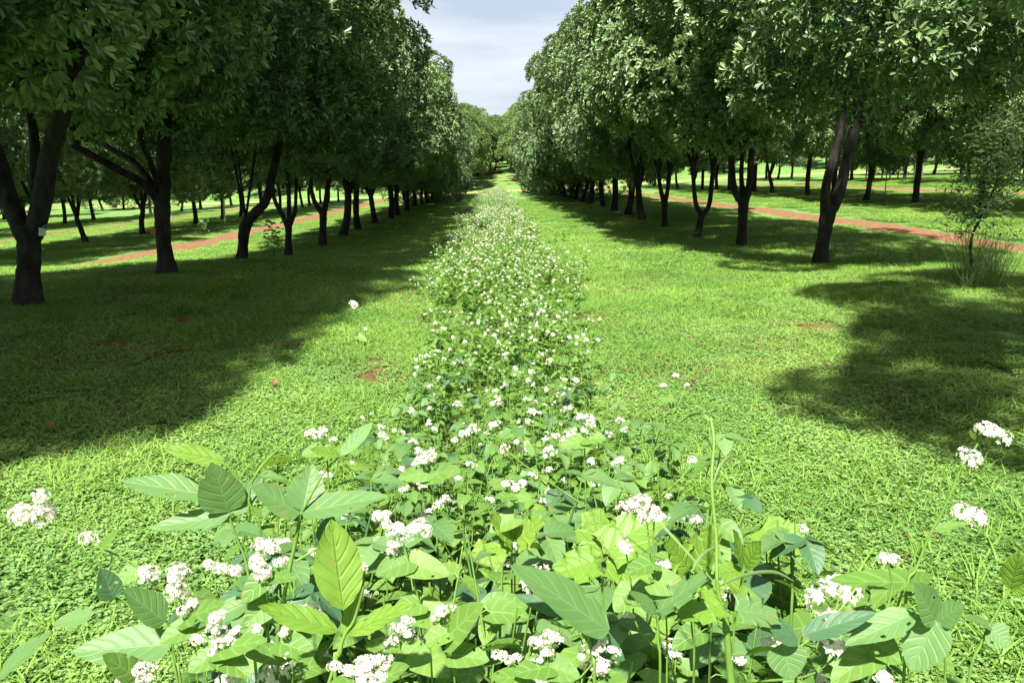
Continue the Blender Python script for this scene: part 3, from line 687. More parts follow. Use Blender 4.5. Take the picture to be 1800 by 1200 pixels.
def herb_parts(seed, H, lsize=.055, nleaf=13, nfl=5):
    """returns stem MB, foliage MB, list of flower positions"""
    rg = np.random.default_rng(seed); st, fo = MB(), MB(); T, Fq, U = leaf_t('heart', 5, 1, .25, .22, .46)
    lean = rg.normal(0, .07, 2); main = smoothpath([[0, 0, -.02], [lean[0] * .3, lean[1] * .3, H * .35], [lean[0] * .8, lean[1] * .8, H * .7], [*lean, H]], 5)
    tube(st, main, np.linspace(.0035, .0016, len(main)), 5)
    P_, D_ = [], []; fl = [main[-1]]
    for k in range(nfl - 1):
        i = rg.integers(5, len(main) - 3); a = rg.uniform(0, 6.28); rr = rg.uniform(.05, .13)
        e = np.array([main[i][0] + rr * math.cos(a), main[i][1] + rr * math.sin(a), min(H * rg.uniform(.8, 1.08), H * 1.06)])
        p = smoothpath([main[i], (main[i] + e) / 2 + [.02 * math.cos(a), .02 * math.sin(a), 0], e], 4); tube(st, p, np.linspace(.0022, .0012, len(p)), 5); fl.append(e)
        for q in range(3): P_.append(p[rg.integers(2, len(p) - 1)]); aa = rg.uniform(0, 6.28); D_.append([math.cos(aa), math.sin(aa), rg.uniform(-.1, .5)])
    for k in range(nleaf):
        i = int(rg.uniform(.25, .97) * (len(main) - 1)); P_.append(main[i]); aa = k * 2.4 + rg.uniform(-.4, .4); D_.append([math.cos(aa), math.sin(aa), rg.uniform(-.1, .45)])
    P_, D_ = np.array(P_), np.array(D_); hgt = P_[:, 2] / H; pl = rg.uniform(.02, .06, len(P_)) * (1.3 - hgt)
    B_ = P_ + D_ * pl[:, None]
    for a_, b_ in zip(P_, B_): tube(st, [a_, (a_ + b_) / 2 + [0, 0, .004], b_], [.0012, .001, .0008], 4)
    D2 = D_.copy(); D2[:, 2] = rg.uniform(-.55, .25, len(D2)); up = np.array([[0, 0, 1.]]) + rg.normal(0, .3, D2.shape)
    v, f, u = scatter(T, Fq, U, frames(D2, up), B_, lsize * rg.uniform(.6, 1.25, len(P_)) * (1.35 - .6 * hgt)); fo.add(v, f, u)
    return st, fo, fl

def merge_cluster(mb, cl, p, sc, seed):
    """bake a flower head mesh into a mesh builder (for the stuff tiles)"""
    me = cl; n = len(me.vertices); V = np.empty(n * 3); me.vertices.foreach_get('co', V); V = V.reshape(-1, 3)
    for q in me.polygons: pass

protoB = []
for s in range(6):
    H = (.50, .55, .60, .66, .54, .62)[s]; st, fo, fl = herb_parts(60 + s, H, nfl=(4, 5, 6, 5, 4, 7)[s])
    protoB.append((st.mesh("stem", [M_stem]), fo.mesh("foliage", [M_herb]), fl, H))

def bean_parts(seed, H, ls=.085, n=6, shape='bean', mat=None, wid=.36, crinkle=.008):
    rg = np.random.default_rng(seed); st, fo = MB(), MB()
    main = smoothpath([[0, 0, -.02], [*rg.normal(0, .02, 2), H * .5], [*rg.normal(0, .05, 2), H]], 5); tube(st, main, np.linspace(.004, .002, len(main)), 6)
    for k in range(n):
        i = int(np.interp(k, [0, n - 1], [.35, 1]) * (len(main) - 1)); a = k * 2.5 + rg.uniform(-.5, .5); pl = rg.uniform(.05, .11)
        e = main[i] + np.array([math.cos(a) * pl, math.sin(a) * pl, pl * rg.uniform(.3, .9)]); tube(st, smoothpath([main[i], (main[i] + e) / 2 + [0, 0, -.01], e], 3), .0016, 5)
        T, Fq, U = leaf_t(shape, 10, 3, .22, .25, wid, crinkle, rg.uniform(0, 6))
        kk = 3 if shape == 'bean' else 1
        for q in range(kk):
            aa = a + (0, 1.45, -1.45)[q]; d = np.array([[math.cos(aa), math.sin(aa), rg.uniform(-.45, .15)]])
            v, f, u = scatter(T, Fq, U, frames(d, np.array([[0, 0, 1.]]) + rg.normal(0, .18, (1, 3))), e[None], np.array([ls * rg.uniform(.75, 1.2) * (.75 + .35 * math.sin(3 * i / len(main)))])); fo.add(v, f, u)
    return st, fo
protoP = []
for s, mat in ((0, M_bean), (1, M_beand), (2, M_bean), (3, M_beand), (4, M_bean)):
    st, fo = bean_parts(80 + s, (.5, .55, .6, .5, .62)[s], ls=.082); protoP.append((st.mesh("stem", [M_stemd]), fo.mesh("foliage", [mat])))
protoL = []
for s in range(2):
    st, fo = bean_parts(90 + s, .5, ls=.13, n=5, shape='lobed', wid=.42, crinkle=.01); protoL.append((st.mesh("stem", [M_stem]), fo.mesh("foliage", [M_young])))

SR = random.Random(21)
def strip_points(y0, y1, dens, edge=1.0):
    out = []; y = y0
    while y < y1:
        dy = .12 if y < 12 else .4; hw = strip_hw(y) * edge; hw *= .82 + .42 * float(vnoise(y * .8, 3.3, 8)); n = dens(y) * dy * 2 * hw * (.55 + .9 * float(vnoise(y * .6, 9.1, 9))); n = int(n) + (SR.random() < n % 1)
        for _ in range(n):
            u = SR.uniform(-1, 1); x = .08 + u * hw + SR.gauss(0, .07); out.append((x, y + SR.random() * dy))
        y += dy
    return out
LABB = "bushy buckwheat with small white flower heads, one of many packed in the nearer flower strip"
def herb(x, y, k, s, rz, fs=1.0):
    st, fo, fl, H = protoB[k]; e = empty("buckwheat_plant", (x, y, float(ter(x, y))), rz, s)
    tag(e, LABB, "flowering plant", "buckwheat plants packed in the nearer strip")
    obj("stem", st, e); obj("foliage", fo, e)
    for i, p in enumerate(fl):
        if SR.random() < (.18 if y < 2.6 else .34):
            o = obj("flower_cluster", (CL if i % 3 else CLs + CL)[SR.randrange(4)], e, p); o.rotation_euler = (SR.uniform(-.4, .4), SR.uniform(-.4, .4), SR.uniform(0, 6.28)); o.scale = (SR.uniform(.8, 1.3) * fs,) * 3
nb = 0
pts = strip_points(1.25, 6.9, lambda y: 34 if y < 3 else 36)
print("near strip points", len(pts))
for x, y in pts[:292]:
    k = SR.randrange(6); h = strip_h(y) * SR.uniform(.7, 1.15); herb(x, y, k, h / protoB[k][3], SR.uniform(0, 6.28)); nb += 1
rest_near = pts[292:]
# broad-leaved companions
for x, y in strip_points(1.35, 5.5, lambda y: 34 if y < 1.8 else 22 if y < 2.2 else (13 if y < 3.2 else 6)):
    k = SR.randrange(5); h = strip_h(y) * SR.uniform(.75, 1.05)
    e = empty("bean_plant", (x, y, float(ter(x, y))), SR.uniform(0, 6.28), h / .55); lab = "dark blue-green" if k in (1, 3) else "mid green"
    tag(e, f"{lab} bean plant of three-part leaves standing among the buckwheat in the strip", "bean plant", f"{lab} bean plants among the buckwheat")
    obj("stem", protoP[k][0], e); obj("foliage", protoP[k][1], e)
for x, y in ((.22, 1.75), (-.1, 1.7), (.45, 1.8), (.6, 2.1), (.05, 2.3), (-.35, 1.9), (-.5, 2.6), (.42, 2.9)):
    e = empty("broadleaf_weed", (x, y, float(ter(x, y))), SR.uniform(0, 6.28), strip_h(y) / .5 * SR.uniform(.9, 1.05))
    tag(e, "yellow-green weed with wavy lobed leaves low among the foreground flowers", "weed", "lobed yellow-green weeds")
    k = SR.randrange(2); obj("stem", protoL[k][0], e); obj("foliage", protoL[k][1], e)

# the rest of the strip: one object of baked plant tiles
def get_mesh(me):
    n = len(me.vertices); V = np.empty(n * 3, np.float32); me.vertices.foreach_get('co', V)
    m = len(me.polygons); I = np.empty(m * 4, np.int32) if len(me.loops) == m * 4 else None
    if I is None:
        I = np.array([list(p.vertices) + [p.vertices[-1]] * (4 - len(p.vertices)) for p in me.polygons], np.int32).ravel()
    else: me.loops.foreach_get('vertex_index', I)
    mi = np.empty(m, np.int32); me.polygons.foreach_get('material_index', mi)
    return V.reshape(-1, 3), I.reshape(-1, 4), mi
def plant_tile(k, seed, fl_scale=1.0, extra=0):
    st, fo, fl, H = protoB[k]; rg = np.random.default_rng(seed); V, Fq, MI = [], [], []; n = 0
    mats = [M_stem, M_herb, M_petal, M_bud]
    for me, off in ((st, 0), (fo, 1)):
        v, f, mi = get_mesh(me); V.append(v); Fq.append(f + n); MI.append(mi + off); n += len(v)
    pts = [q for q in fl if rg.random() < .28] + [np.array([rg.normal(0, .09), rg.normal(0, .09), H * rg.uniform(.85, 1.03)]) for _ in range(extra)]
    for p in pts:
        v, f, mi = get_mesh(CL[rg.integers(0, 4)]); a = rg.uniform(0, 6.28); c_, s_ = math.cos(a), math.sin(a)
        v = v * fl_scale * rg.uniform(.7, 1.15) @ np.array([[c_, s_, 0], [-s_, c_, 0], [0, 0, 1]]) + p
        keep = mi < 2; V.append(v); Fq.append(f[keep] + n); MI.append(mi[keep] + 2); n += len(v)
    return mkmesh("plant_tile", np.vstack(V), np.vstack(Fq), None, True, mats, np.concatenate(MI))
pt = [plant_tile(k, k, .95, 0) for k in range(6)] + [plant_tile(k, 20 + k, 1.1, 0) for k in range(6)]
pos, rz, sc, idx = [], [], [], []
for x, y in rest_near + strip_points(6.9, 88, lambda y: 26 if y < 14 else (17 if y < 30 else 13)):
    k = SR.randrange(6); far = SR.random() < sstep(8, 22, y)
    # ragged sparse outliers at the edges
    if SR.random() < .22: x *= SR.uniform(1.05, 1.55)
    h = strip_h(y) * SR.uniform(.75, 1.12); pos.append((x, y, float(ter(x, y)))); rz.append((SR.gauss(0, .08), SR.gauss(0, .08), SR.uniform(0, 6.28)))
    sc.append(h / protoB[k][3]); idx.append(k + (6 if far else 0))
gn_scatter("buckwheat_vegetation", pt, pos, rz, sc, idx, label="mass of white flowering buckwheat running down the middle of the lane into the distance", cat="flower strip", kind="stuff")
print("far strip instances", len(pos))

# ---------------------------------------------------------------- hand-placed foreground plants
HR = np.random.default_rng(77)
def leaf3(name, b, t, wpx_w, shape, mat, parent, org, up=None, fold=.22, droop=.12, crinkle=.008):
    b, t = np.asarray(b), np.asarray(t); Ln = np.linalg.norm(t - b); wid = wpx_w / 2 / Ln
    T, Fq, U = leaf_t(shape, 16, 4, fold, droop, wid, crinkle, HR.uniform(0, 6))
    if up is None:
        tc_ = CAM - b; tc_ /= np.linalg.norm(tc_); up = .55 * np.array([0, 0, 1]) + .6 * tc_ + HR.normal(0, .1, 3)
    d = (t - b)[None]; Mf = frames(d, np.asarray(up)[None]); v, f, u = scatter(T, Fq, U, Mf, (b - org)[None], np.array([Ln]))
    v = v + (Mf[0][:, 2] * droop * Ln)[None] * u[:, 1:2] ** 2      # keep the tip where it is aimed
    nu_ = 9; keep = np.ones(len(f), bool)
    for q in range(HR.integers(0, 3)):
        k = int(HR.integers(2, 13) * (nu_ - 1) + HR.choice([0, 1, 1, 6, 6, 7])); keep[[k]] = False
    mb = MB(); mb.add(v, f[keep], u); return obj(name, mb.mesh("leaf", [mat]), parent)

def hero(name, label, cat, D, stems, leaves=(), clusters=(), group=None, sm=None, rootx=None):
    """stems: list of pixel polylines (px,py,dD) with width px; leaves: (bx,by,tx,ty,w,shape,mat[,db,dt]); clusters: (px,py,size_px[,dD])"""
    s0 = stems[0][0]; q = P(s0[-1][0], s0[-1][1], D + (s0[-1][2] if len(s0[-1]) > 2 else 0))
    gx, gy = q[0] if rootx is None else rootx, q[1] + .02; org = np.array([gx, gy, float(ter(gx, gy))])
    e = empty(name, org); tag(e, label, cat, group); mb = MB()
    for k, (pl, wpx) in enumerate(stems):
        pp = [P(a[0], a[1], D + (a[2] if len(a) > 2 else 0)) for a in pl]
        if k == 0: pp += [org * .5 + pp[-1] * .5 + [.01, .0, 0], org - [0, 0, .02]]
        pth = smoothpath(np.array(pp) - org, 5); tube(mb, pth, np.linspace(wpx * .75, wpx * 1.1, len(pth)) * .5 / F * D, 7)
    obj("stem", mb.mesh("stem", [sm or M_stem]), e)
    for lf in leaves:
        bx, by, tx, ty, wd, shp, mat = lf[:7]; db, dt = (lf[7], lf[8]) if len(lf) > 8 else (0, -.02)
        leaf3("leaf", P(bx, by, D + db), P(tx, ty, D + dt), wd / F * D, shp, mat, e, org, crinkle=.014 if mat is M_young else .006)
    for i, cx in enumerate(clusters):
        px, py, sz = cx[:3]; dd = cx[3] if len(cx) > 3 else 0
        o = obj("flower_cluster", CLB[(i + int(px)) % 4], e, P(px, py, D + dd) - org - [0, 0, sz * .3 / F * D]); s = sz / F * D / .050
        o.scale = (s,) * 3; o.rotation_euler = (HR.uniform(-.3, .3), HR.uniform(-.3, .3), HR.uniform(0, 6.28))
    return e

B, Dk, Y = M_bean, M_beand, M_young
hero("bean_plant", "bean plant with a pale leaf reaching left and a tendril arching up right", "bean plant", 1.15,
     [([(402, 905), (418, 950), (433, 990), (445, 1080), (450, 1180)], 6), ([(392, 808), (412, 835), (429, 862), (445, 900), (458, 937), (450, 1080, .02)], 4),
      ([(665, 705, .25), (600, 725, .18), (540, 753, .1), (492, 787, .04), (455, 825), (440, 860), (437, 900)], 4)],
     [(358, 868, 213, 846, 66, 'bean', B), (400, 898, 372, 812, 88, 'bean', B), (404, 905, 262, 928, 46, 'bean', B), (405, 900, 462, 838, 50, 'bean', B, 0, .03), (394, 810, 288, 788, 38, 'oval', Y)])
hero("bean_plant", "tall bean plant with pale leaves spread like a tent, left of centre", "bean plant", 1.12,
     [([(528, 905), (520, 950), (508, 1004), (495, 1080), (490, 1190)], 9), ([(585, 945), (555, 965), (522, 985)], 5), ([(600, 800), (570, 830), (528, 905)], 4)],
     [(530, 900, 682, 872, 66, 'bean', B), (527, 902, 440, 852, 64, 'bean', B), (532, 898, 548, 815, 74, 'bean', B, 0, .04), (585, 905, 560, 985, 40, 'oval', Dk, .03, .03), (600, 800, 655, 742, 30, 'oval', B, 0, .05), (598, 800, 545, 790, 26, 'oval', Y)])
hero("young_bean_plant", "young glossy yellow-green plant with three leaves, one standing upright, near the bottom edge", "young plant", .92,
     [([(602, 1118), (598, 1150), (590, 1210)], 9), ([(640, 1030), (622, 1090), (604, 1120), (575, 1210)], 7)],
     [(604, 1070, 582, 912, 92, 'oval', Y, 0, .03), (594, 1108, 453, 1066, 54, 'oval', Y), (610, 1114, 730, 1060, 44, 'oval', Y), (602, 1122, 640, 1010, 30, 'oval', Y, .02, .05)])
hero("bean_plant", "bean plant with one large dark blue-green leaf drooping near the bottom centre", "bean plant", .95,
     [([(1030, 1105), (1040, 1150), (1045, 1210)], 8), ([(960, 1030, .02), (1000, 1075, .02), (1035, 1130)], 5)],
     [(1070, 1108, 898, 993, 96, 'bean', B), (1000, 1080, 905, 1045, 40, 'bean', Dk, .04, .05), (1030, 1110, 1098, 1160, 60, 'bean', Dk, .04, .04)])
hero("broadleaf_weed", "bright yellow-green weed with broad lobed leaves behind the large drooping leaf", "weed", 1.3,
     [([(1055, 985), (1060, 1060), (1062, 1150)], 5)],
     [(1058, 975, 1165, 905, 105, 'lobed', Y, 0, .04), (1060, 985, 1040, 895, 95, 'lobed', Y, .02, .06), (1062, 985, 1150, 1030, 95, 'lobed', Y), (1054, 985, 975, 1010, 85, 'lobed', Y)])
hero("broadleaf_weed", "lobed yellow-green weed right of the large white flower head, behind the tall stalk", "weed", 1.25,
     [([(1215, 1010), (1217, 1080), (1220, 1160)], 5)],
     [(1215, 1005, 1262, 930, 80, 'lobed', Y), (1214, 1005, 1170, 945, 70, 'lobed', Y), (1216, 1010, 1275, 1040, 60, 'lobed', Y)])
hero("broadleaf_weed", "lobed yellow-green weed left of centre behind the double white flower head", "weed", 1.5,
     [([(905, 960), (905, 1030), (905, 1100)], 4)],
     [(905, 955, 862, 905, 60, 'lobed', Y), (905, 955, 955, 912, 62, 'lobed', Y), (905, 958, 850, 965, 45, 'lobed', Y)])
hero("serrate_weed", "green weed with pointed saw-edged leaves at the foot of the tall stalk", "weed", .98,
     [([(1155, 1070), (1157, 1130), (1160, 1210)], 6)],
     [(1150, 1078, 1245, 1010, 58, 'lobed', B), (1155, 1080, 1105, 1040, 45, 'bean', B), (1275, 1060, 1190, 1085, 80, 'lobed', Y, .03, 0), (1290, 1070, 1370, 1085, 75, 'lobed', B, .0, .02)])
hero("grass_stalk", "tall upright grass stalk with arching blades, standing alone right of the flowers", "tall grass", 1.05,
     [([(1249, 733, .1), (1255, 775, .08), (1251, 850, .04), (1259, 945, .02), (1261, 1030), (1276, 1100, -.01), (1285, 1210, -.02)], 8), ([(1276, 1085, -.03), (1280, 1140, -.03), (1287, 1215, -.03)], 15)], [], sm=M_stem)
t_ = [o for o in COL.objects if o.get('label', '').startswith("tall upright grass stalk")][0]; org = np.array(t_.location)
for pl, wd in (([(1251, 745, .1), (1236, 728, .12), (1214, 730, .15), (1196, 742, .18)], 6), ([(1258, 960, .02), (1235, 975, 0), (1215, 1005, -.02)], 10), ([(1253, 850, .04), (1268, 815, .05), (1290, 800, .07), (1312, 812, .08)], 7), ([(1252, 790, .07), (1240, 765, .06), (1222, 760, .05)], 5),
               ([(1262, 1030), (1310, 1010, .03), (1360, 1005, .06), (1395, 1020, .08)], 9), ([(1262, 1030), (1180, 940, .1), (1130, 890, .15), (1095, 870, .2)], 6)):
    mb = MB(); p = smoothpath([P(a[0], a[1], 1.05 + (a[2] if len(a) > 2 else 0)) - org for a in pl], 6); n = len(p)
    wv = wd / F * 1.05 * .5 * np.sin(np.linspace(.35, 3.0, n)) ; sd = np.array([.4, .1, .9]); T = np.gradient(p, axis=0); s_ = np.cross(T, [0, 1, 0]); s_ /= np.linalg.norm(s_, axis=1)[:, None] + 1e-9
    V = np.stack([p - s_ * wv[:, None], p + [0, -.002, -.001], p + s_ * wv[:, None]], 1).reshape(-1, 3); i = np.arange(n - 1)[:, None] * 3; j = np.arange(2)[None]
    mb.add(V, np.stack([i + j, i + j + 1, i + 3 + j + 1, i + 3 + j], -1).reshape(-1, 4)); obj("blade", mb.mesh("blade", [M_gdark]), t_)
hero("bean_plant", "bean plant with dark blue-green paired leaves right of the tall stalk, near the bottom edge", "bean plant", 1.0,
     [([(1404, 1120), (1402, 1160), (1398, 1210)], 6)],
     [(1410, 1116, 1541, 1076, 52, 'bean', Dk), (1402, 1122, 1312, 1088, 62, 'bean', Dk), (1375, 1130, 1392, 1195, 84, 'bean', B)])
hero("young_bean_plant", "young crinkled bright green plant near the bottom right, below the tall leaning flower stem", "young plant", 1.0,
     [([(1645, 1090), (1650, 1140), (1660, 1210)], 5), ([(1605, 1078), (1625, 1084), (1645, 1092)], 4)],
     [(1606, 1078, 1485, 1134, 62, 'bean', B), (1644, 1090, 1606, 1022, 70, 'bean', B), (1646, 1088, 1600, 1180, 92, 'bean', B), (1650, 1090, 1697, 1062, 56, 'bean', B)])
hero("buckwheat_plant", "tall leaning buckwheat stem with three white heads above the lawn at far right", "flowering plant", 1.1,
     [([(1719, 779), (1706, 800), (1690, 821), (1672, 865), (1652, 908), (1633, 942), (1610, 1000), (1596, 1021), (1590, 1100), (1588, 1200)], 6), ([(1706, 905), (1680, 912), (1652, 925)], 3), ([(1700, 808), (1690, 822)], 3)],
     [(1646, 928, 1704, 919, 20, 'heart', M_herb), (1712, 772, 1706, 755, 12, 'oval', Y), (1592, 1023, 1456, 1020, 58, 'heart', M_herb), (1600, 1030, 1640, 1010, 46, 'heart', M_herb)],
     [(1742, 757, 56), (1700, 803, 44), (1706, 902, 60)])
hero("buckwheat_plant", "buckwheat plant with one white head over a broad leaf, left of the tall leaning stem", "flowering plant", 1.02,
     [([(1560, 985), (1568, 1030), (1555, 1080), (1530, 1140), (1515, 1210)], 5)], [(1530, 1150, 1460, 1200, 72, 'heart', M_herb), (1540, 1130, 1585, 1165, 70, 'heart', M_herb)], [(1560, 981, 42), (1546, 1183, 48, -.03), (1352, 1125, 36), (1366, 1150, 28), (1298, 1158, 30)])
hero("young_bean_plant", "yellow-green seedling at the right edge of the photo on a thin slanting stem", "young plant", 1.15,
     [([(1776, 1035), (1755, 1070), (1725, 1130), (1700, 1210)], 6)], [(1776, 1036, 1792, 968, 46, 'oval', Y), (1778, 1036, 1815, 1010, 44, 'oval', Y), (1740, 1100, 1700, 1085, 34, 'bean', B), (1736, 1105, 1775, 1135, 60, 'bean', B)])
hero("young_bean_plant", "small yellow-green shoot with two crinkled leaves just right of the tall stalk", "young plant", 1.15,
     [([(1308, 1000), (1300, 1040), (1290, 1110)], 5)], [(1305, 1000, 1288, 930, 36, 'oval', Y), (1310, 998, 1338, 950, 40, 'oval', Y), (1306, 1000, 1255, 1010, 40, 'oval', Y)])
hero("bean_plant", "leaf tip of a dark plant poking in at the bottom left corner", "bean plant", .85,
     [([(-14, 1196), (-20, 1230), (-20, 1300)], 6)], [(-12, 1198, 92, 1110, 52, 'oval', B)])
hero("bean_plant", "blue-green bean plant with a long leaf hanging left, behind the lower left white heads", "bean plant", 1.05,
     [([(300, 1130), (310, 1165), (320, 1215)], 6), ([(290, 1092), (300, 1112), (305, 1140)], 4)],
     [(303, 1132, 126, 1146, 84, 'bean', B), (290, 1092, 215, 1036, 76, 'bean', B), (200, 1052, 176, 998, 52, 'bean', Dk, .04, .04), (165, 1078, 92, 1098, 44, 'bean', B, .06, .06), (300, 1120, 372, 1050, 70, 'bean', Dk, .05, .06)])
H_ = M_herb
BW = [
 ("with a pale head off to the left over the lawn", 1.2, [(55, 893, 66), (152, 947, 34), (75, 872, 36)], [[(60, 900), (110, 930), (175, 962), (240, 995), (262, 1050), (270, 1160)], [(152, 950), (175, 962)]], [(180, 965, 210, 930, 30), (240, 1000, 200, 1030, 40)]),
 ("with a column of white heads beside the blue-green leaves, lower left", 1.0, [(265, 1010, 50), (305, 1012, 36), (315, 1040, 50), (332, 1062, 36)], [[(315, 1050), (330, 1090), (345, 1150), (350, 1220)], [(265, 1015), (300, 1050), (330, 1092)]], [(330, 1085, 395, 1060, 55), (335, 1100, 280, 1130, 55)]),
 ("with a ragged white head right of the column of heads", 1.05, [(465, 962, 52), (462, 985, 50), (490, 985, 34), (372, 988, 32), (395, 996, 34), (415, 1000, 28)], [[(465, 985), (470, 1030), (472, 1100), (470, 1200)], [(390, 1000), (430, 1040), (470, 1095)]], [(468, 1010, 425, 1060, 52), (470, 1012, 525, 1015, 36), (470, 1060, 430, 1100, 60)]),
 ("with stacked white heads above the bottom left leaves", .95, [(380, 1082, 38), (376, 1104, 38), (400, 1122, 42), (415, 1108, 26), (345, 1125, 32), (382, 1138, 30)], [[(380, 1110), (385, 1150), (390, 1220)]], [(385, 1145, 330, 1180, 60), (386, 1140, 470, 1125, 60), (388, 1150, 440, 1190, 60)]),
 ("with a low white head at the bottom left edge", .85, [(250, 1172, 42), (225, 1190, 46), (255, 1195, 40)], [[(240, 1195), (245, 1240), (250, 1300)]], [(240, 1190, 180, 1150, 60), (242, 1200, 180, 1230, 50)]),
 ("with two small heads between the stacked heads and the glossy young plant", 1.0, [(450, 1105, 28), (502, 1105, 27), (475, 1188, 56), (400, 1190, 46)], [[(500, 1110), (498, 1150), (490, 1220)], [(450, 1108), (470, 1150), (490, 1200)]], [(495, 1130, 555, 1150, 60), (492, 1150, 430, 1150, 50)]),
 ("with the largest white head, at the bottom edge beside the glossy young plant", .8, [(650, 1165, 66), (635, 1185, 62), (672, 1182, 62), (655, 1198, 60), (590, 1168, 34), (610, 1175, 32)], [[(650, 1190), (652, 1230), (650, 1300)]], [(652, 1200, 720, 1170, 60), (652, 1205, 580, 1200, 60)]),
 ("with a wide spray of white heads in the middle of the foreground", 1.08, [(668, 905, 38), (682, 918, 34), (700, 928, 34), (735, 925, 46), (752, 928, 30), (712, 940, 34), (692, 955, 34), (688, 965, 24)], [[(705, 940), (718, 985), (735, 1050), (752, 1110), (760, 1200)]], [(720, 990, 790, 1010, 60), (716, 985, 660, 1010, 60), (738, 1060, 690, 1075, 55), (742, 1075, 800, 1100, 70)]),
 ("with a pinkish ragged head above the bottom edge, centre left", 1.0, [(715, 1085, 26), (700, 1105, 36), (690, 1125, 34), (715, 1110, 28)], [[(700, 1120), (705, 1160), (705, 1220)]], [(702, 1140, 640, 1135, 50), (704, 1145, 760, 1160, 70)]),
 ("with a neat round head between the wide spray and the large drooping leaf", 1.05, [(778, 1072, 38), (766, 1082, 18), (832, 1095, 24), (810, 1112, 18)], [[(778, 1082), (790, 1120), (800, 1210)], [(832, 1100), (815, 1140), (800, 1180)]], [(785, 1110, 740, 1135, 50), (790, 1115, 850, 1060, 72), (798, 1150, 860, 1160, 60)]),
 ("with the broad white head on a pale forked stem right of centre", 1.0, [(1105, 892, 40), (1128, 885, 46), (1150, 898, 44), (1130, 905, 40), (1162, 905, 24)], [[(1136, 910), (1142, 960), (1150, 1010), (1155, 1080), (1160, 1200)], [(1150, 912), (1148, 960), (1152, 1010)]], [(1145, 990, 1098, 1010, 50), (1150, 1020, 1210, 1035, 60)]),
 ("with an upright head and small heads right below the broad white head", 1.03, [(1168, 992, 34), (1165, 1010, 38), (1100, 960, 34), (1105, 1080, 22), (1092, 955, 22)], [[(1168, 1020), (1170, 1060), (1172, 1200)], [(1100, 966), (1110, 1030), (1120, 1100), (1170, 1150)]], [(1112, 1040, 1080, 1075, 60), (1112, 1040, 1160, 1060, 60)]),
 ("with scattered heads along the bottom edge under the large drooping leaf", .95, [(945, 1128, 34), (968, 1120, 38), (960, 1142, 34), (985, 1122, 26), (880, 1150, 32), (902, 1155, 30), (948, 1158, 22), (1060, 1126, 32), (1078, 1142, 28), (1045, 1142, 28), (1022, 1152, 24)], [[(960, 1140), (965, 1180), (968, 1240)], [(890, 1155), (930, 1190), (966, 1230)], [(1060, 1140), (1020, 1190), (968, 1235)]], [(964, 1170, 900, 1185, 60), (965, 1170, 1020, 1190, 60), (930, 1190, 860, 1190, 50)]),
 ("with a pair of round white heads side by side, centre of the foreground", 1.5, [(890, 850, 26), (914, 850, 28), (903, 958, 22), (893, 990, 17)], [[(903, 862), (905, 900), (900, 960), (900, 1050)], [(890, 856), (903, 875)], [(914, 856), (904, 875)]], [(903, 870, 870, 875, 30), (904, 870, 935, 876, 30), (902, 910, 860, 935, 45)]),
 ("with a loose white head behind the wide spray", 1.9, [(740, 805, 30), (756, 800, 26), (735, 792, 18), (770, 886, 22)], [[(745, 812), (755, 850), (765, 900), (770, 980)]], [(750, 830, 700, 840, 40), (752, 835, 810, 825, 45)]),
 ("with small heads beside the arching tendril", 1.9, [(548, 758, 22), (564, 760, 26), (588, 772, 16), (575, 785, 14)], [[(560, 768), (575, 810), (580, 900)]], [(565, 790, 530, 800, 36), (570, 800, 615, 790, 40)]),
 ("with a wide low head further back than the broad white head", 2.3, [(1022, 733, 22), (1036, 737, 24), (1028, 756, 15), (1018, 785, 14), (870, 745, 22)], [[(1028, 742), (1028, 800), (1030, 900)], [(870, 750), (900, 800), (1030, 890)]], [(1028, 770, 1065, 770, 40), (1028, 775, 985, 785, 40)]),
 ("standing apart on the lawn left of the strip, one small white head", 4.2, [(622, 534, 20), (642, 578, 10)], [[(622, 540), (630, 600), (640, 660)], [(642, 580), (640, 640)]], [(628, 590, 645, 600, 14)]),
 ("with two small heads standing apart right of the strip over the lawn", 3.2, [(1187, 658, 14), (1167, 676, 13), (1208, 676, 12)], [[(1187, 662), (1183, 710), (1180, 770)], [(1167, 680), (1180, 720)], [(1208, 680), (1184, 725)]], [(1184, 700, 1160, 705, 20)]),
]
for lab, D, cl, stems, lv in BW:
    e = hero("buckwheat_plant", "buckwheat plant " + lab, "flowering plant", D, [(s, 4 if D < 2 else 3) for s in stems],
         [(a, b, c_, d, w_, 'heart', H_) for a, b, c_, d, w_ in lv], cl)

# ---------------------------------------------------------------- grass clump and sapling on the right, small things
def grass_clump(px, py, D, n, h, label, spread=.5):
    b = P(px, py, D); z = float(ter(b[0], D)); rg = np.random.default_rng(5); mb = MB()
    T, Fq, U = leaf_t('blade', 7, 1, .4, .6, .007); a = rg.uniform(0, 6.28, n); rr = rg.random(n) ** .5 * .28
    p = np.stack([rr * np.cos(a), rr * np.sin(a), np.zeros(n)], 1); d = np.stack([np.cos(a) * spread * rg.uniform(-.6, 3.0, n), np.sin(a) * spread * rg.uniform(-.6, 3.0, n), np.ones(n)], 1)
    v, f, u = scatter(T, Fq, U, frames(d, np.stack([np.cos(a), np.sin(a), .3 * np.ones(n)], 1)), p, h * rg.uniform(.2, 1.1, n)); mb.add(v, f, u)
    o = obj("grass_clump", mb.mesh("grass_clump", [M_gdark]), None, (b[0], D, z)); tag(o, label, "grass tuft")
grass_clump(1718, 505, 10.6, 760, .72, "dark tussock of tall grass around the thin leaning sapling on the right")

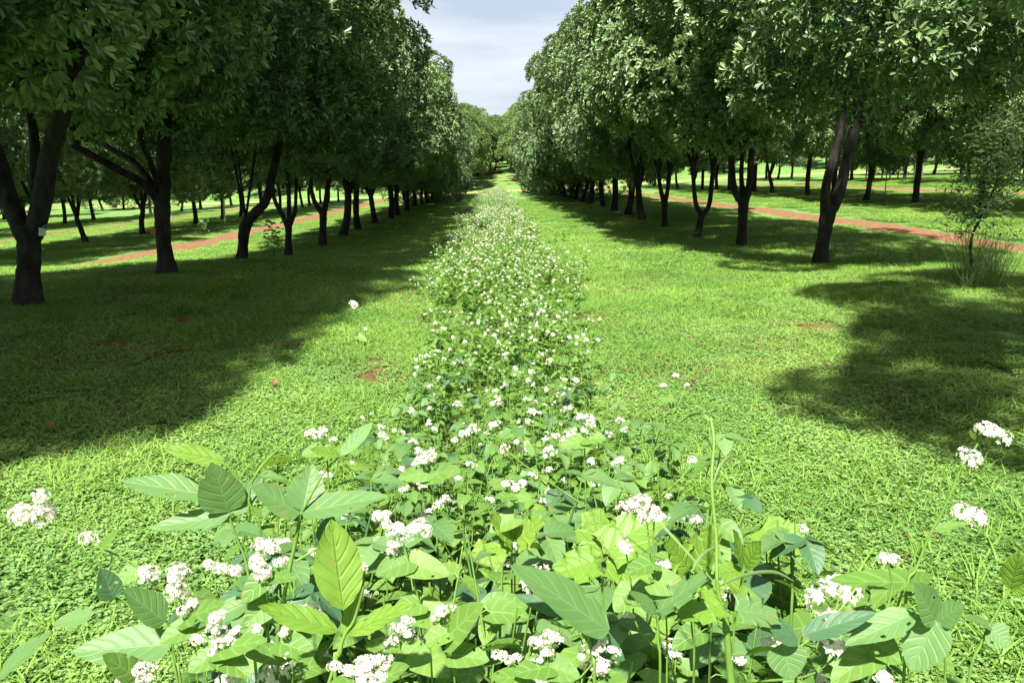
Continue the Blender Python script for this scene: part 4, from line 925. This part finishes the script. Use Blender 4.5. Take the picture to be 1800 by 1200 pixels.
def sapling():
    D = 10.6; b = P(1712, 500, D); org = np.array([b[0], D, float(ter(b[0], D))]); e = empty("sapling", org)
    tag(e, "thin leaning sapling with small leaves rising out of the dark grass tussock", "sapling"); mb = MB(); rg = np.random.default_rng(3)
    main = smoothpath([np.zeros(3) - [0, 0, .05]] + [P(x, y, D) - org for x, y in ((1706, 430), (1722, 385), (1748, 330), (1762, 270), (1768, 200))], 5)
    tube(mb, main, np.linspace(.022, .007, len(main)), 7); tips = []
    for k in range(60):
        i = int(rg.uniform(.42, .99) * (len(main) - 1)); d = rdir(1, rg, -.5, .5)[0]; L_ = rg.uniform(.2, .75)
        p = smoothpath([main[i], main[i] + d * L_ * .5 + [0, 0, .05], main[i] + d * L_ - [0, 0, .12]], 4); tube(mb, p, np.linspace(.006, .002, len(p)), 4)
        tips += [p[j] for j in range(2, len(p))]
    obj("trunk", mb.mesh("trunk", [M_bark]), e); tips = np.array(tips); mb = MB()
    for q in range(5):
        d = rdir(len(tips), rg, -.8, .5); v, f, u = scatter(LT, LF, LU, frames(d, rdir(len(d), rg, .3, 1)), tips + rg.normal(0, .07, tips.shape), rg.uniform(.05, .10, len(d))); mb.add(v, f, u)
    obj("crown", mb.mesh("crown", [M_crown], False), e)
sapling()

def stake(px, y0, y1, D, r, mat, label):
    a, b = P(px, y1, D), P(px + 1, y0, D); z = float(ter(a[0], D)); mb = MB(); h = b[2] - z
    tube(mb, [[0, 0, -.05], [.005, 0, h * .5], [.0, 0, h - .02], [0, 0, h]], [r, r, r, r * .6], 8); tube(mb, [[-r * 2.4, 0, h * .8], [r * 2.4, 0, h * .8]], r * .45, 6)
    o = obj("stake", mb.mesh("stake", [mat]), None, (a[0], D, z)); tag(o, label, "stake")
stake(395, 348, 385, 45, .045, M_stake, "pale slender stake on the lawn beyond the red track on the left")
stake(1555, 306, 345, 33, .02, M_stake2, "thin dark stake on the grass between the tracks on the right")

for k in range(8):
    px = 1522 + 14 * k; a, b = P(px, 313, 60), P(px, 292, 60); z = float(ter(a[0], 60)); h = max(1.0, b[2] - z); mb = MB()
    tube(mb, [[0, 0, -.1], [.01, 0, h * .5], [0, 0, h - .03], [0, 0, h]], [.05, .05, .045, .03], 7); tube(mb, [[-.07, 0, h * .86], [.07, 0, h * .86]], .012, 5)
    tag(obj("fence_post", mb.mesh("fence_post", [M_stake2]), None, (a[0], 60, z)), "thin fence post in the line across the pale field at far right", "post", "fence posts in the far right field")

def small_tag(px, py, D, mat, label, w=.07, h=.09):
    p = P(px, py, D); mb = MB(); t = .004
    V = np.array([[x, y, z] for x in (-w / 2, w / 2) for y in (-t, t) for z in (-h / 2, h / 2)]); Fq = [[0, 1, 3, 2], [4, 6, 7, 5], [0, 4, 5, 1], [2, 3, 7, 6], [0, 2, 6, 4], [1, 5, 7, 3]]
    mb.add(V, Fq); tube(mb, [[0, 0, h / 2], [.02, .03, h / 2 + .03], [.03, .12, h / 2 + .02]], .003, 5)
    o = obj("tree_tag", mb.mesh("tree_tag", [mat], False), None, p); o.rotation_euler = (.1, .15, .2); tag(o, label, "tag")
small_tag(74, 408, 9.18, M_tagw, "small pale tag hanging on the forked tree at the left edge")
small_tag(269, 406, 13.15, M_tagr, "small red tag hanging on the second tree from the left edge", .07, .12)

def leafy_sprig(px, py, D, label):
    b = P(px, py, D); z = float(ter(b[0], D)); rg = np.random.default_rng(8); e = empty("seedling", (b[0], D, z)); tag(e, label, "seedling"); mb = MB(); h = b[2] - z
    main = smoothpath([[0, 0, -.03], [.03, 0, h * .5], [0, 0, h]], 4); tube(mb, main, np.linspace(.009, .004, len(main)), 6); obj("stem", mb.mesh("stem", [M_bark]), e)
    mb = MB(); tips = main[3:][rg.integers(0, len(main) - 3, 80)]; tips = tips + rg.normal(0, .09, tips.shape); d = rdir(80, rg, -.4, .8)
    v, f, u = scatter(LT, LF, LU, frames(d, rdir(80, rg, .3, 1)), tips, rg.uniform(.10, .17, 80)); mb.add(v, f, u); obj("foliage", mb.mesh("foliage", [M_crown], False), e)
leafy_sprig(477, 392, 20.3, "dark leafy seedling between the crooked tree and the three-limbed tree")
leafy_sprig(355, 388, 36, "low bushy seedling on the sunny lawn between the two left rows")

def dry_leaf(px, py, label, s=.11):
    # where the pixel's ray meets the ground
    r = FW + (px - 900) / F * RT - (py - 600) / F * UP; t = 2.0
    for _ in range(30): q = CAM + r * t; t += (q[2] - float(ter(q[0], q[1]))) * 1.2
    T, Fq, U = leaf_t('oval', 8, 2, .5, -.25, .26, .02); mb = MB(); mb.add(T * s, Fq, U)
    o = obj("fallen_leaf", mb.mesh("fallen_leaf", [M_tan]), None, (q[0], q[1], float(ter(q[0], q[1])) + .045)); o.rotation_euler = (.15, .1, px % 6); tag(o, label, "dry leaf")
dry_leaf(280, 757, "large tan fallen leaf on the sunlit lawn left of the bean plants", .15)
dry_leaf(97, 768, "orange fallen leaf at the edge of the shade on the left lawn", .10)
dry_leaf(480, 688, "orange fallen leaf on the lawn between the shade edge and the flower strip", .09)
print("objects", len(COL.objects))
